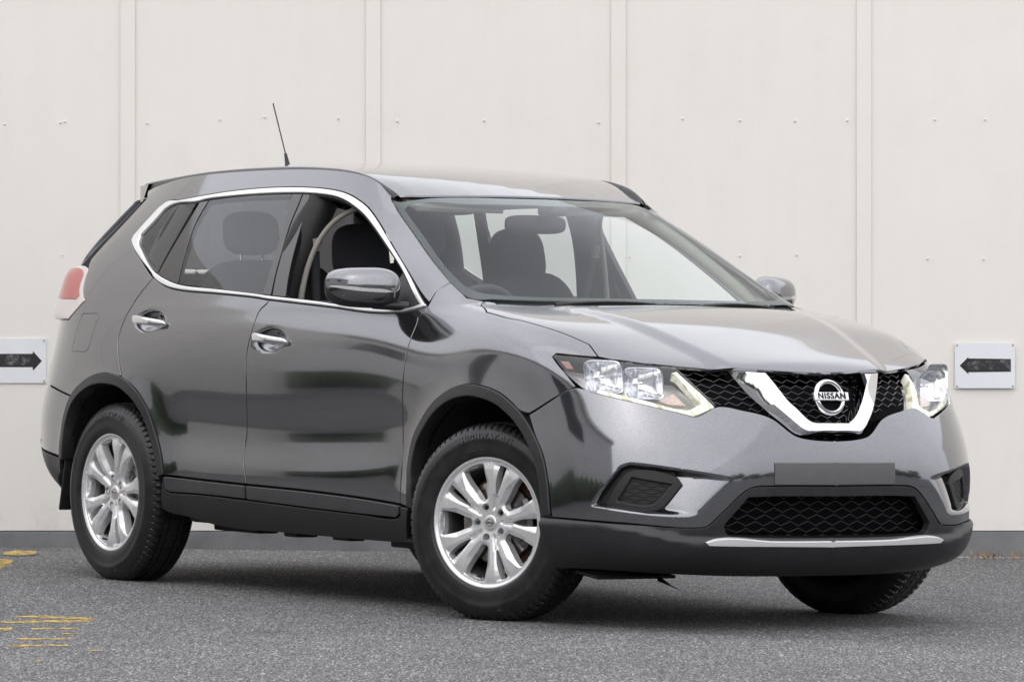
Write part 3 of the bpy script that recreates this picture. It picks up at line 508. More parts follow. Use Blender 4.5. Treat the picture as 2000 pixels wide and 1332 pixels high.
def simple(name, col, rough=.5, metal=0.0, coat=0.0, var=0.0, vscale=30, bumps=0.0, bscale=400, spec=.5):
    m, nt, b = newmat(name); setp_(b, Base_Color=col, Roughness=rough, Metallic=metal, Coat_Weight=coat, Specular_IOR_Level=spec)
    b.inputs['Coat Roughness'].default_value = .04
    v = objcoord(nt)
    if var:
        n = noise(nt, v, vscale, 5); lo = tuple(c*(1-var) for c in col); hi = tuple(min(1, c*(1+var)) for c in col)
        nt.links.new(ramp(nt, n, [(.3, lo), (.7, hi)]), b.inputs['Base Color'])
        nt.links.new(maprange(nt, n, .3, .7, max(.02, rough*(1-var*.6)), min(1, rough*(1+var*.6))), b.inputs['Roughness'])
    if bumps: bump(nt, b, noise(nt, v, bscale, 2), .35, bumps)
    return m
def make_paint():
    m, nt, b = newmat('grey_metallic_paint')
    v = objcoord(nt)
    vor = node(nt, 'ShaderNodeTexVoronoi'); nt.links.new(v, vor.inputs['Vector']); vor.inputs['Scale'].default_value = 900
    sep = node(nt, 'ShaderNodeSeparateColor'); nt.links.new(vor.outputs['Color'], sep.inputs[0])
    nt.links.new(ramp(nt, sep.outputs[0], [(0, (.150, .153, .165)), (1, (.240, .245, .262))]), b.inputs['Base Color'])
    setp_(b, Metallic=.95, Roughness=.11, Coat_Weight=1.0, Coat_Roughness=.015)
    b.inputs['Coat IOR'].default_value = 1.6
    # faint dust film low on the body
    g = node(nt, 'ShaderNodeSeparateXYZ'); nt.links.new(v, g.inputs[0])
    nt.links.new(maprange(nt, noise(nt, v, 5, 6), .35, .75, .085, .13), b.inputs['Roughness'])
    # orange peel
    bn = node(nt, 'ShaderNodeBump'); bn.inputs['Strength'].default_value = .02; bn.inputs['Distance'].default_value = .0006
    nt.links.new(noise(nt, v, 260, 1), bn.inputs['Height']); nt.links.new(bn.outputs[0], b.inputs['Coat Normal'])
    return m
def thin_glass(name, tint, refl_rough=.0, ior=1.5, gain=1.25):
    m, nt, b = newmat(name); nt.nodes.remove(b)
    out = nt.nodes['Material Output']
    tr = node(nt, 'ShaderNodeBsdfTransparent'); tr.inputs[0].default_value = (*tint, 1)
    gl = node(nt, 'ShaderNodeBsdfGlossy'); gl.inputs['Roughness'].default_value = refl_rough; gl.inputs[0].default_value = (.95, .97, 1, 1)
    fr = node(nt, 'ShaderNodeFresnel'); ge = node(nt, 'ShaderNodeNewGeometry'); mr = node(nt, 'ShaderNodeMapRange'); nt.links.new(ge.outputs['Backfacing'], mr.inputs[0]); mr.inputs[3].default_value = ior; mr.inputs[4].default_value = 1/ior; nt.links.new(mr.outputs[0], fr.inputs[0])
    mx = node(nt, 'ShaderNodeMixShader')
    mu = node(nt, 'ShaderNodeMath', operation='MULTIPLY'); nt.links.new(fr.outputs[0], mu.inputs[0]); mu.inputs[1].default_value = gain; mu.use_clamp = True
    nt.links.new(mu.outputs[0], mx.inputs[0]); nt.links.new(tr.outputs[0], mx.inputs[1]); nt.links.new(gl.outputs[0], mx.inputs[2]); nt.links.new(mx.outputs[0], out.inputs[0])
    return m
M = {}
M['paint'] = make_paint()
M['black'] = simple('black_plastic', (.014, .014, .0155), .48, var=.15, vscale=60, bumps=.0002, bscale=900)
M['cladding'] = simple('dark_grey_cladding', (.019, .019, .021), .38, var=.2, vscale=25, bumps=.0003, bscale=1200)
M['moulding'] = simple('door_moulding', (.045, .045, .048), .30, coat=.3, var=.1, vscale=20)
M['gloss_black'] = simple('gloss_black', (.012, .012, .014), .06, coat=.5)
M['frit'] = simple('black_glass_band', (.010, .010, .012), .10)
M['rubber'] = simple('black_rubber', (.013, .013, .014), .62, var=.2, vscale=80)
M['chrome'] = simple('chrome', (.80, .80, .82), .055, metal=1.0)
M['rear_tint'] = thin_glass('dark_rear_glass', (.12, .12, .13), gain=1.5)
M['bright'] = simple('bright_trim', (.88, .88, .885), .22, metal=.35, coat=.6)
M['satin'] = simple('satin_chrome', (.86, .86, .86), .26, metal=.75)
M['dark'] = simple('unlit_black', (.004, .004, .005), .9, spec=.1)
M['alloy'] = simple('silver_alloy', (.80, .80, .81), .27, metal=.5, coat=.6, var=.03, vscale=40)
M['alloy_dark'] = simple('alloy_barrel', (.13, .13, .135), .40, metal=.7, var=.2, vscale=30)
M['tyre'] = simple('tyre_rubber', (.013, .013, .0145), .38, var=.35, vscale=22, bumps=.0004, bscale=500)
M['tyre_mark'] = simple('tyre_lettering', (.060, .060, .064), .35)
M['steel'] = simple('worn_steel', (.35, .33, .31), .38, metal=1, var=.3, vscale=60)
M['rust'] = simple('rusty_iron', (.11, .055, .035), .8, var=.5, vscale=40)
M['ws_glass'] = thin_glass('windscreen_glass', (.84, .92, .895), ior=1.45, gain=.9)
M['dark_glass'] = thin_glass('tinted_side_glass', (.78, .80, .81))
M['lens'] = thin_glass('clear_lens', (.97, .97, .97), ior=1.5, gain=1.5)
M['seat'] = simple('charcoal_seat_cloth', (.030, .030, .034), .9, var=.25, vscale=200, bumps=.0008, bscale=900)
M['trim_dark'] = simple('dark_interior_trim', (.035, .036, .040), .7, var=.15, vscale=50, bumps=.0003, bscale=800)
M['trim_light'] = simple('pale_grey_interior_trim', (.30, .285, .26), .75, var=.05, vscale=10)
M['headliner'] = simple('grey_headliner', (.30, .29, .27), .95)
def ink():
    m, nt, b = newmat('worn_black_ink'); v = objcoord(nt, (1, 1, 1)); n = noise(nt, v, 75, 6, .75, .8); n2 = noise(nt, v, 18, 4, .6)
    a = node(nt, 'ShaderNodeMath', operation='ADD'); nt.links.new(n, a.inputs[0]); nt.links.new(n2, a.inputs[1])
    hf = node(nt, 'ShaderNodeMath', operation='MULTIPLY'); nt.links.new(a.outputs[0], hf.inputs[0]); hf.inputs[1].default_value = .77
    nt.links.new(ramp(nt, hf.outputs[0], [(.62, (.012, .012, .014)), (.76, (.03, .03, .032)), (.85, (.11, .11, .12)), (.95, (.36, .37, .39))]), b.inputs['Base Color']); setp_(b, Roughness=.6)
    return m
M['ink'] = simple('black_ink', (.014, .014, .016), .6); M['ink_worn'] = ink()
# ================================================================= the car
car = empty('car', (0, 0, 0), label='dark grey metallic five-door SUV with silver alloy wheels parked before the cream wall', cat='car')
# ---- sculpted details of the skin: each is a signed push (metres) along the skin normal
def _uvmetric(P): return P
def sside(P):       # side view coordinates
    return P[:, [0, 2]]
def sfront(P):      # around-the-corner coordinate and height
    return np.stack([.64*P[:, 1]-.77*P[:, 0], P[:, 2]], 1)
def poly_of(name, f): return f(np.array(OUT[name]))
_bf, _br = poly_of('bowl_f', sside), poly_of('bowl_r', sside)
def d_bowls(P):
    h = np.zeros(len(P)); Q = sside(P)
    for pl in (_bf, _br):
        m = (P[:, 1] > .7) & (np.abs(Q[:, 0]-pl[:, 0].mean()) < .22) & (np.abs(Q[:, 1]-pl[:, 1].mean()) < .12)
        if not m.any(): continue
        c = pl.mean(0); rx = (pl[:, 0].max()-pl[:, 0].min())/2; rz = (pl[:, 1].max()-pl[:, 1].min())/2
        q = (Q[m]-c)/[rx, rz]; r = np.sqrt(q[:, 0]**2+q[:, 1]**2)
        h[m] = -.026*np.where(r < 1, (1-s01(.25, 1.0, r)), 0)
    return h
_fr = poly_of('fog_recess', sfront)
def d_fog(P):
    h = np.zeros(len(P)); m = (P[:, 0] > 3.2) & (P[:, 2] < .70) & (P[:, 2] > .3) & (P[:, 1] > .3)
    if not m.any(): return h
    Q = sfront(P)[m]; ins = inpoly(Q, _fr)
    # walls: top, left and bottom edges; the right end runs out flush
    walls = polydist(Q, np.vstack([_fr[6:8], _fr[0:6]]), closed=False)
    # distance to the run-out edge
    e0, e1 = _fr[5], _fr[6]
    ed = polydist(Q, [e0, e1], closed=False)
    L = .17
    d = .050*s01(0, .020, walls)*s01(0, L, ed)
    h[m] = -np.where(ins, d, 0)
    return h
def band(x, c, w): return np.exp(-((x-c)/w)**2)
def d_lines(P):
    # character lines of the body
    x, y, z = P[:, 0], P[:, 1], P[:, 2]; h = np.zeros(len(P))
    # hood: raised centre with a ridge running from the A pillar to the grille V on each side
    mh = (x > 2.45) & (z > .86) & (y < .75)
    if mh.any():
        t = np.clip((x[mh]-2.55)/.95, 0, 1); yr = .56-.22*t
        w = .022
        h[mh] += .0135*(1-s01(yr-.02-w, yr+.02+w, y[mh]))*s01(2.5, 2.75, x[mh])*(1-s01(3.44, 3.54, x[mh])) 
    # lower door: hollow with a raised sweep below it
    m = (x > .35) & (x < 2.35) & (y > .8)
    if m.any():
        X_ = x[m]; fade = s01(.42, .60, X_)*(1-s01(2.05, 2.26, X_))
        zc = .515+.03*((X_-1.1)/.8)**2-.03
        h[m] += fade*(.005*band(z[m], zc, .06) - .0055*band(z[m], zc+.15, .09))
    # shoulder line along the doors
    return h
_bfm = None
DISP += [d_bowls, d_fog, d_lines]

O_ = OUT
paint = M['paint']
hood = panel('hood', O_['hood'], paint, car, join=True, gap=.0025)[0]
fender = panel('fender', O_['fender'], paint, car)
fdoor = panel('front_door', O_['front_door'], paint, car, dense=[(O_['bowl_f'], .008)])
rdoor = panel('rear_door', O_['rear_door'], paint, car, dense=[(O_['bowl_r'], .008)])
quarter = panel('body_side', O_['quarter'], paint, car, holes=[O_['fuel']], hole_gap=.0004)
panel('fuel_flap', O_['fuel'], paint, quarter, gap=.0006, rnd=.0012)
bumper = panel('front_bumper', O_['front_bumper'], paint, car, join=True, dense=[(O_['fog_recess'], .009)], feature=[(O_['fog_recess'], (-.004, .002, .008, .014, .021))], gap=.0018)[0]
rbump = panel('rear_bumper', O_['rear_bumper'], paint, car, join=True)[0]
valance = panel('rear_valance', O_['rear_valance'], M['cladding'], rbump, join=True)[0]
tailgate = panel('tailgate', O_['tailgate'], paint, car, join=True)[0]
# ---- more sculpting used by the parts below
def d_split(P):     # the lower bumper steps out below the paint, forming a ledge
    x, y, z = P[:, 0], P[:, 1], P[:, 2]; h = np.zeros(len(P)); m = (x > 2.9) & (z < .5)
    if m.any():
        zl = .318+.055*s01(.55, .84, y[m]); h[m] = .019*(1-s01(zl-.004, zl+.024, z[m]))*s01(2.95, 3.12, x[m])
    return h
def d_tail(P):
    x, y, z = P[:, 0], P[:, 1], P[:, 2]
    return .025*s01(-.44, -.66, x)*s01(1.30, 1.22, z)*s01(.98, 1.06, z)*s01(.40, .6, y) if True else 0
_keep = list(DISP)
# ---- lower bumper, chrome strip, number plate panel
DISP[:] = [d_split]
lower = panel('lower_bumper', O_['lower_bumper'], M['cladding'], car, join=True, flange=.03, gap=.001)[0]
DISP[:] = []
panel('chrome_strip', O_['chrome_low'], M['bright'], lower, join=True, proud=.0215, flange=.02, gap=0, rnd=.0025)
DISP[:] = []
panel('plate_panel', O_['plate'], simple('grey_plate_blank', (.10, .10, .105), .42, var=.05, vscale=20), bumper, join=True, proud=.0055, flange=.010, gap=.0005, rnd=.003, ang=25)
backing = panel('grille_backing', O_['grille'], M['dark'], bumper, join=True, proud=-.055, flange=-.05, gap=0)[0]
panel('intake_backing', O_['lower_opening'], M['dark'], lower, join=True, proud=-.075, flange=-.07, gap=0)
# thin gloss lip along the grille
def ring_panel(name, outer, inner, *a, **k): return panel(name, outer, *a, holes=[inner], **k)
# ---- wavy mesh of the grilles: rows of opposed waves clipped to an opening seen from the front
def front_x(y, z, off):
    h = BVH.ray_cast(Vector((6, abs(y), z)), Vector((-1, 0, 0)))
    return None if h[0] is None else h[0][0]-off
def wave_mesh(name, poly_yz, parent, off, edge=.010, *, per=.052, row=.0205, amp=.0048, rad=.0024, mat=None, both=True, sgn=1, xf=None, mirror=True):
    bm = bmesh.new(); P = np.array(poly_yz); k0 = [i for i in range(len(P)) if P[i][0] > .003]; clip_ring = P[k0] if k0 else P; lo, hi = P.min(0), P.max(0); nrow = int((hi[1]-lo[1])/row)+2
    sides = (1, -1) if mirror else (1,)
    for s in sides:
        for k in range(nrow):
            z0 = lo[1]+k*row; ys = np.arange(lo[0], hi[0], per/18); run = []
            for y in list(ys)+[None]:
                ok = False
                if y is not None:
                    ph = 2*math.pi*y/per + (math.pi if k % 2 else 0); z = z0+amp*(math.cos(ph)+.18*math.cos(3*ph)); 
                    Q_ = np.array([[max(y, .0005), z]]); ok = inpoly(Q_, P)[0] and polydist(Q_, clip_ring, closed=False)[0] > edge
                if ok:
                    x = (xf or front_x)(y, z, off)
                    if x is not None: run.append((x, s*y, z)); continue
                if len(run) > 2: add_tube(bm, run, rad, 6, cap=False)
                run = []
    return bm_obj(name, bm, mat or M['black'], parent, sharp=80)
gp = np.array(O_['grille'])[:, 1:]; gp = np.vstack([gp, [[-.03, gp[8, 1]]]]) if False else gp
def widen(poly):      # let the outline cross the centre line so that rows meet
    p = np.array(poly, float).copy(); p[p[:, 0] < .002, 0] = -.001; return p
wave_mesh('grille_mesh', widen(np.array(O_['grille'])[:, 1:]), bumper, .052, mat=M['gloss_black'])
wave_mesh('intake_mesh', widen(np.array(O_['lower_opening'])[:, 1:]), lower, .050, per=.075, row=.024, amp=.0065, rad=.0019)
# radiator fins glinting deep in the intake
bm = bmesh.new()
for k in range(9): add_box(bm, (3.46, 0, .365+k*.0125), (.01, .60, .002))
bm_obj('radiator', bm, M['steel'], lower)
# ---- chrome V of the grille
def vchrome():
    out = [(3.440, .335, .918), (3.468, .316, .882), (3.492, .295, .847), (3.526, .263, .806), (3.560, .226, .765), (3.588, .183, .725), (3.606, .151, .700), (3.622, .075, .696), (3.625, 0, .6955)]
    inn = [(3.527, .232, .913), (3.550, .200, .868), (3.563, .183, .843), (3.576, .164, .815), (3.590, .143, .793), (3.602, .122, .770), (3.612, .083, .743), (3.621, .04, .7405), (3.623, 0, .740)]
    O2, I2 = np.array(out), np.array(inn)
    def res(A, k=6):
        s = curve(A, np.linspace(0, len(A)-1, (len(A)-1)*k+1), al=1.0); return s
    A, Bq = res(O2), res(I2); n = len(A)
    nrm = np.array([.80, 0, .0])  # outward bias
    rows = []
    for t, px_ in ((0, -.060), (0.0, .000), (.36, .024), (.40, .0245), (.96, .006), (1.0, .000), (1.0, -.060)):
        R1 = A*(1-t)+Bq*t; R1 = R1.copy(); R1[:, 0] += px_*.9; R1[:, 1] = np.maximum(0, R1[:, 1]); rows.append(R1)
    m = len(rows); V = []; F = []
    for s in (1, -1):
        o = len(V)
        for R1 in rows: V += [tuple(p*[1, s, 1]) for p in R1]
        for i in range(m-1):
            for j in range(n-1):
                q = (o+i*n+j, o+i*n+j+1, o+(i+1)*n+j+1, o+(i+1)*n+j); F.append(q if s < 0 else q[::-1])
        # cap at the top end
        cap = [o+i*n for i in range(m)]; F.append(tuple(cap if s > 0 else cap[::-1]))
    bm = bmesh.new(); vs = [bm.verts.new(v) for v in V]
    for f in F: bm.faces.new([vs[i] for i in f])
    bmesh.ops.remove_doubles(bm, verts=bm.verts, dist=.0004)
    return bm_obj('chrome_v', bm, M['chrome'], bumper, sharp=22)
vchrome()
# dark frame inside the V
# ---- badge
def text_mesh(txt, size, depth, bevel=0, space=1.0, bold=0.0):
    cu = bpy.data.curves.new('t', 'FONT'); cu.body = txt; cu.size = size; cu.extrude = depth; cu.align_x = 'CENTER'; cu.align_y = 'CENTER'; cu.space_character = space; cu.offset = bold; cu.resolution_u = 4
    o = bpy.data.objects.new('t', cu); COL.objects.link(o); bpy.context.view_layer.update()
    me = bpy.data.meshes.new_from_object(o.evaluated_get(bpy.context.evaluated_depsgraph_get()))
    V = np.array([tuple(v.co) for v in me.vertices]); F = [tuple(p.vertices) for p in me.polygons]
    bpy.data.objects.remove(o); bpy.data.curves.remove(cu); bpy.data.meshes.remove(me); return V, F
def frame_at(c, nrm, up):
    n = Vector(nrm).normalized(); y = (Vector(up)-n*Vector(up).dot(n)).normalized(); x = y.cross(n)
    return Matrix([[x[i], y[i], n[i], c[i]] for i in range(3)] + [[0, 0, 0, 1]])
def badge(c, nrm, r, parent, s=1.0):
    Mx = frame_at(c, nrm, (0, 0, 1)); e = empty('badge', (0, 0, 0)); e.parent = parent; 
    bm = bmesh.new(); n = 64; prof = [(.73, -.08), (.73, .06), (.78, .14), (.865, .18), (.95, .14), (1.0, .06), (1.0, -.08)]
    rr = [[bm.verts.new(Mx @ Vector((r*a*math.cos(t), r*a*math.sin(t)*1.0, r*b))) for (a, b) in prof] for t in np.linspace(0, 2*math.pi, n, endpoint=False)]
    for i in range(n):
        for k in range(len(prof)-1): bm.faces.new((rr[i][k], rr[(i+1) % n][k], rr[(i+1) % n][k+1], rr[i][k+1]))
    bm_obj('badge_ring', bm, M['chrome'], e, sharp=50)
    bm = bmesh.new(); add_box(bm, (0, 0, r*.15), (r*2.32, r*.47, r*.22), bev=r*.05); bmesh.ops.transform(bm, matrix=Mx, verts=bm.verts); bm_obj('badge_bar', bm, M['satin'], e)
    V, F = text_mesh('NISSAN', r*.47, r*.012, space=1.12, bold=r*.012); V[:, 0] *= 1.10
    bm = bmesh.new(); vs = [bm.verts.new(Mx @ Vector((v[0], v[1], v[2]+r*.275))) for v in V]
    for f in F:
        try: bm.faces.new([vs[i] for i in f])
        except ValueError: pass
    bm_obj('badge_lettering', bm, M['ink'], e)
    bm = bmesh.new(); bmesh.ops.create_circle(bm, cap_ends=True, segments=48, radius=r*.84, matrix=Mx @ Matrix.Translation((0, 0, -r*.06))); bm_obj('badge_back', bm, M['dark'], e)
    return e
badge((3.596, 0, .830), (1, 0, .30), .0655, car)
# ---- cowl, windscreen
DISP[:] = []
_cw = [(11.75, 11.8), (13, 11.78), (15, 11.78), (17, 11.78), (17, 12.2), (15, 12.2), (13, 12.2), (11.6, 12.2)]
panel('cowl', _cw, M['black'], car, join=True, proud=-.012, flange=.01)
ws = panel('windscreen', O_['windshield'], M['ws_glass'], car, join=True, proud=.0, flange=0, gap=.002)[0]
_fr_loop = O_['windshield'] + O_['frit_in']
panel('black_band', _fr_loop, M['frit'], ws, join=True, proud=-.002, flange=0, gap=.002, rnd=0.0001)
# ---- side windows
def both(name, loop, mat, **k): return panel(name, loop, mat, car, **k)
panel('window_trim', O_['window_trim'], M['satin'], car, holes=[O_['window_trim_in']], hole_gap=.0012, gap=.0028, proud=.006, rnd=.0045, flange=.022)
for nm in ('quarter_glass', 'rear_glass'): both({'quarter_glass': 'rear_quarter_glass', 'rear_glass': 'rear_door_glass'}[nm], O_[nm], M['dark_glass'], proud=-.004, flange=0, gap=0)
for nm in ('rear_pillar', 'door_pillar', 'front_pillar'): both('window_pillar', O_[nm], M['gloss_black'], proud=-.001, flange=.02, gap=.001)
both('mirror_sail', O_['sail'], M['black'], proud=.0, flange=.02, gap=.0)
# rubber frame round the side windows
_ci = np.array(O_['window_trim_in']); _cc = _ci.mean(0)
both('window_seal', O_['window_trim_in'], M['rubber'], holes=[[tuple(uv_of(p)) for p in (lambda A: A)(np.array([q + (np.array([_cc[0], q[1], _cc[2]])-q)/np.linalg.norm((np.array([_cc[0], q[1], _cc[2]])-q))*.011 for q in _ci]))]], proud=-.008, flange=.03, gap=0, hole_gap=0, rnd=.002)
# far away rear end
rw = panel('rear_window', O_['rear_window'], M['rear_tint'], tailgate, join=True, flange=0)[0]
# ---- roof
def roof_z(x, y):
    zc = np.interp(x, [-.80, -.62, -.45, -.2, 0, .25, .5, .8, 1.0, 1.2, 1.35, 1.5, 1.62, 1.70, 1.78, 2.0], [1.56, 1.612, 1.652, 1.678, 1.688, 1.694, 1.695, 1.691, 1.684, 1.670, 1.653, 1.629, 1.600, 1.575, 1.548, 1.465])
    ze = np.interp(x, [-.8, -.62, -.4, -.12, .14, .45, .85, 1.15, 1.3, 1.4, 1.5, 1.6, 1.7, 2.0], [1.52, 1.566, 1.600, 1.627, 1.648, 1.661, 1.666, 1.657, 1.645, 1.629, 1.602, 1.562, 1.517, 1.38])
    return zc+(ze-zc)*np.clip(np.abs(y)/.565, 0, 1.05)**2.2
def smooth1(f, x, y, s=.10):
    return sum(w*f(x+d*s, y) for d, w in ((-1.5, .08), (-1, .14), (-.5, .18), (0, .2), (.5, .18), (1, .14), (1.5, .08)))
rz = lambda x, y: smooth1(roof_z, x, y)
_rz0 = rz
def rz(x, y):
    xf = r16(np.abs(y))-.004; zt = np.interp(np.abs(y), [0, .10, .20, .30, .40, .51, .57, .60], [1.551, 1.551, 1.550, 1.548, 1.545, 1.541, 1.538, 1.538])+.004
    return _rz0(x, y)+(zt-_rz0(xf, y))*s01(.30, 0, xf-x)
r16 = lambda y: np.interp(y, [0, .10, .20, .30, .40, .51, .57, .60], [1.762, 1.757, 1.743, 1.722, 1.692, 1.652, 1.615, 1.60])
def edge_y(x): return np.interp(x, [-.62, -.3, .1, .5, .9, 1.3, 1.5, 1.62], [.50, .532, .556, .566, .568, .564, .558, .556])
NX, NY = 90, 30; V = []; N = []
for i in range(NX+1):
    for j in range(-NY, NY+1):
        t = j/NY; xe = -.40+ (i/NX)*2.3
        # front edge follows the top of the windscreen
        y0 = t*.57; xf_ = r16(abs(y0))-.004; x = -.40+(i/NX)*(xf_+.40); y = t*edge_y(x)
        z = float(rz(np.array([x]), np.array([y]))[0]); e = .01
        dzx = float((rz(np.array([x+e]), np.array([y]))-rz(np.array([x-e]), np.array([y])))[0])/(2*e); dzy = float((rz(np.array([x]), np.array([y+e]))-rz(np.array([x]), np.array([y-e])))[0])/(2*e)
        V.append((x, y, z)); n = np.array([-dzx, -dzy, 1]); N.append(n/np.linalg.norm(n))
W = 2*NY+1; F = [(i*W+j, (i+1)*W+j, (i+1)*W+j+1, i*W+j+1) for i in range(NX) for j in range(W-1)]
# roll the rim down all round
rim = [i*W for i in range(NX+1)] + [NX*W+j for j in range(1, W)] + [i*W+W-1 for i in range(NX-1, -1, -1)] + [j for j in range(W-2, 0, -1)]
Va = np.array(V); c = np.array([.6, 0, 0]); o1 = len(V)
def outdir(k):
    i, j = divmod(k, W)
    d = np.array([0., 0, 0])
    if j == 0: d[1] = -1
    if j == W-1: d[1] = 1
    if i == NX: d[0] = 1
    if i == 0: d[0] = -1
    return d/np.linalg.norm(d)
for k in rim: d = outdir(k); V.append(tuple(Va[k]+d*.003-np.array([0, 0, .0025]))); N.append(d*.8+np.array([0, 0, .5]))
o2 = len(V)
for k in rim: d = outdir(k); V.append(tuple(Va[k]+d*.004-np.array([0, 0, .008]))); N.append(d)
for a in range(len(rim)):
    b = (a+1) % len(rim)
    for q in ((rim[a], rim[b], o1+b, o1+a), (o1+a, o1+b, o2+b, o2+a)):
        nn = np.cross(np.array(V[q[1]])-V[q[0]], np.array(V[q[3]])-V[q[0]]); F.append(q if nn @ (np.array(N[q[0]])+N[q[2]]) > 0 else q[::-1])
N = [n/np.linalg.norm(n) for n in np.array(N)]
roof = mesh_obj('roof', V, F, paint, car, normals=N)
# black ditch moulding between roof and body side
for s in (-1, 1):
    V = []; F = []; us = np.linspace(3.05, 10.9, 90); P16, _ = base(us, np.full(90, 15.96))
    for i in range(90):
        x, y, z = P16[i]; ye = float(edge_y(x)); ze_ = float(rz(np.array([x]), np.array([ye]))[0])
        for t, dz in ((0, -.004), (.25, -.0005), (.75, -.001), (1, -.006)): V.append((x, s*((y-.001)*(1-t)+(ye+.004)*t), z*(1-t)+ze_*t+dz))
    for i in range(89):
        for k in range(3):
            q = (i*4+k, i*4+k+1, (i+1)*4+k+1, (i+1)*4+k); F.append(q if s > 0 else q[::-1])
    mesh_obj('roof_moulding', V, F, M['black'], car, sharp=60)
# ---- rear spoiler and aerial
V = []; F = []; ny = 24
for i in range(ny+1):
    y = -.560+1.12*i/ny; k = 1-.16*(abs(y)/.56)**3; xr = -.40-.078*k
    zt0 = float(rz(np.array([-.40]), np.array([y]))[0]); zt1 = zt0-.030-.006*(abs(y)/.5)**2
    for (x, z) in ((-.31, zt0+.0035), (-.40, zt0-.002), (xr+.02, zt1+.006), (xr, zt1-.002), (xr+.004, zt1-.020), (-.44, zt1-.050), (-.40, zt1-.06)): V.append((x, y*(1-.10*s01(-.36, -.48, np.array([x]))[0]), z))
for i in range(ny):
    for k in range(6): a = i*7+k; F.append((a, a+7, a+8, a+1))
F += [tuple(range(7)), tuple(ny*7+k for k in range(6, -1, -1))]
mesh_obj('rear_spoiler', V, F, paint, tailgate, sharp=28)
aer = empty('aerial', (0, 0, 0)); aer.parent = car
b0 = np.array([-.130, 0, 1.690]); b1 = np.array([-.152, 0, 1.745]); b2 = np.array([-.258, 0, 1.955])
bm = bmesh.new(); add_tube(bm, [b0+[.012, 0, -.004], b0, b1], [.016, .011, .006], 14); bm_obj('aerial_base', bm, M['black'], aer)
bm = bmesh.new(); n = 160; d = b2-b1; L = np.linalg.norm(d); d /= L; a = np.cross(d, [0, 1, 0]); bb = np.cross(d, a)
add_tube(bm, [b1, b2], .0022, 8); add_tube(bm, [b1+d*L*t/n+.0026*(math.cos(t*.9)*a+math.sin(t*.9)*bb) for t in range(n)], .0011, 5); bm_obj('aerial_rod', bm, M['rubber'], aer)
# ---- side cladding, sills
for nm, k in (('cladding_door_front', 0), ('cladding_door_rear', 1)): panel('door_cladding', O_[nm], M['moulding'], (fdoor, rdoor)[k], proud=.006, flange=.016, gap=.0015, rnd=.003)
panel('sill', O_['sill'], M['cladding'], car, proud=.004, flange=.03, gap=.001, rnd=.003)
# ---- wheel arch cladding and liners
def arch(outer3, c, w, name):
    P = np.array(outer3)[:, [0, 2]]; c = np.array(c); d = P-c; r = np.linalg.norm(d, axis=1)
    # only real rim points; taper slightly at the feet
    inner = [(c + q*(1-w/rr)) for q, rr in zip(d, r)]
    uvI = []
    for (x, z) in inner[::-1]:
        h = BVH.ray_cast(Vector((x, 2, z)), Vector((0, -1, 0))); uvI.append(tuple(h[0]))
    loop = list(map(tuple, outer3)) + uvI
    panel(name, loop, M['cladding'], car, proud=.0075, flange=.055, gap=.0005, rnd=.004, ang=45)
FC, RC = (2.700, .362), (.020, .362)
arch(O_['farch_out'], FC, .043, 'wheel_arch_trim'); arch(O_['rarch_out'], RC, .043, 'wheel_arch_trim')
for s in (-1, 1):
    for (cx, cz), R in ((FC, .448), (RC, .432)):
        bm = bmesh.new(); n = 40; ang = np.linspace(R_(-6), R_(186), n); ys = (.872, .80, .55, .42)
        rings = [[bm.verts.new((cx+R*k_*math.cos(t), s*y, cz+R*k_*math.sin(t))) for t in ang] for y, k_ in zip(ys, (1, 1.01, 1.0, .97))]
        for a in range(3):
            for b_ in range(n-1): bm.faces.new((rings[a][b_], rings[a][b_+1], rings[a+1][b_+1], rings[a+1][b_]))
        cc = bm.verts.new((cx, s*.42, cz))
        for b_ in range(n-1): bm.faces.new((rings[3][b_], rings[3][b_+1], cc))
        bm_obj('wheel_well', bm, M['rubber'], car)
    # mud flap behind the rear wheel
    bm = bmesh.new(); add_box(bm, (-.425, s*.80, .37), (.012, .15, .22), rot=Matrix.Rotation(R_(12), 3, 'Y'), bev=.004); bm_obj('mud_flap', bm, M['rubber'], car)
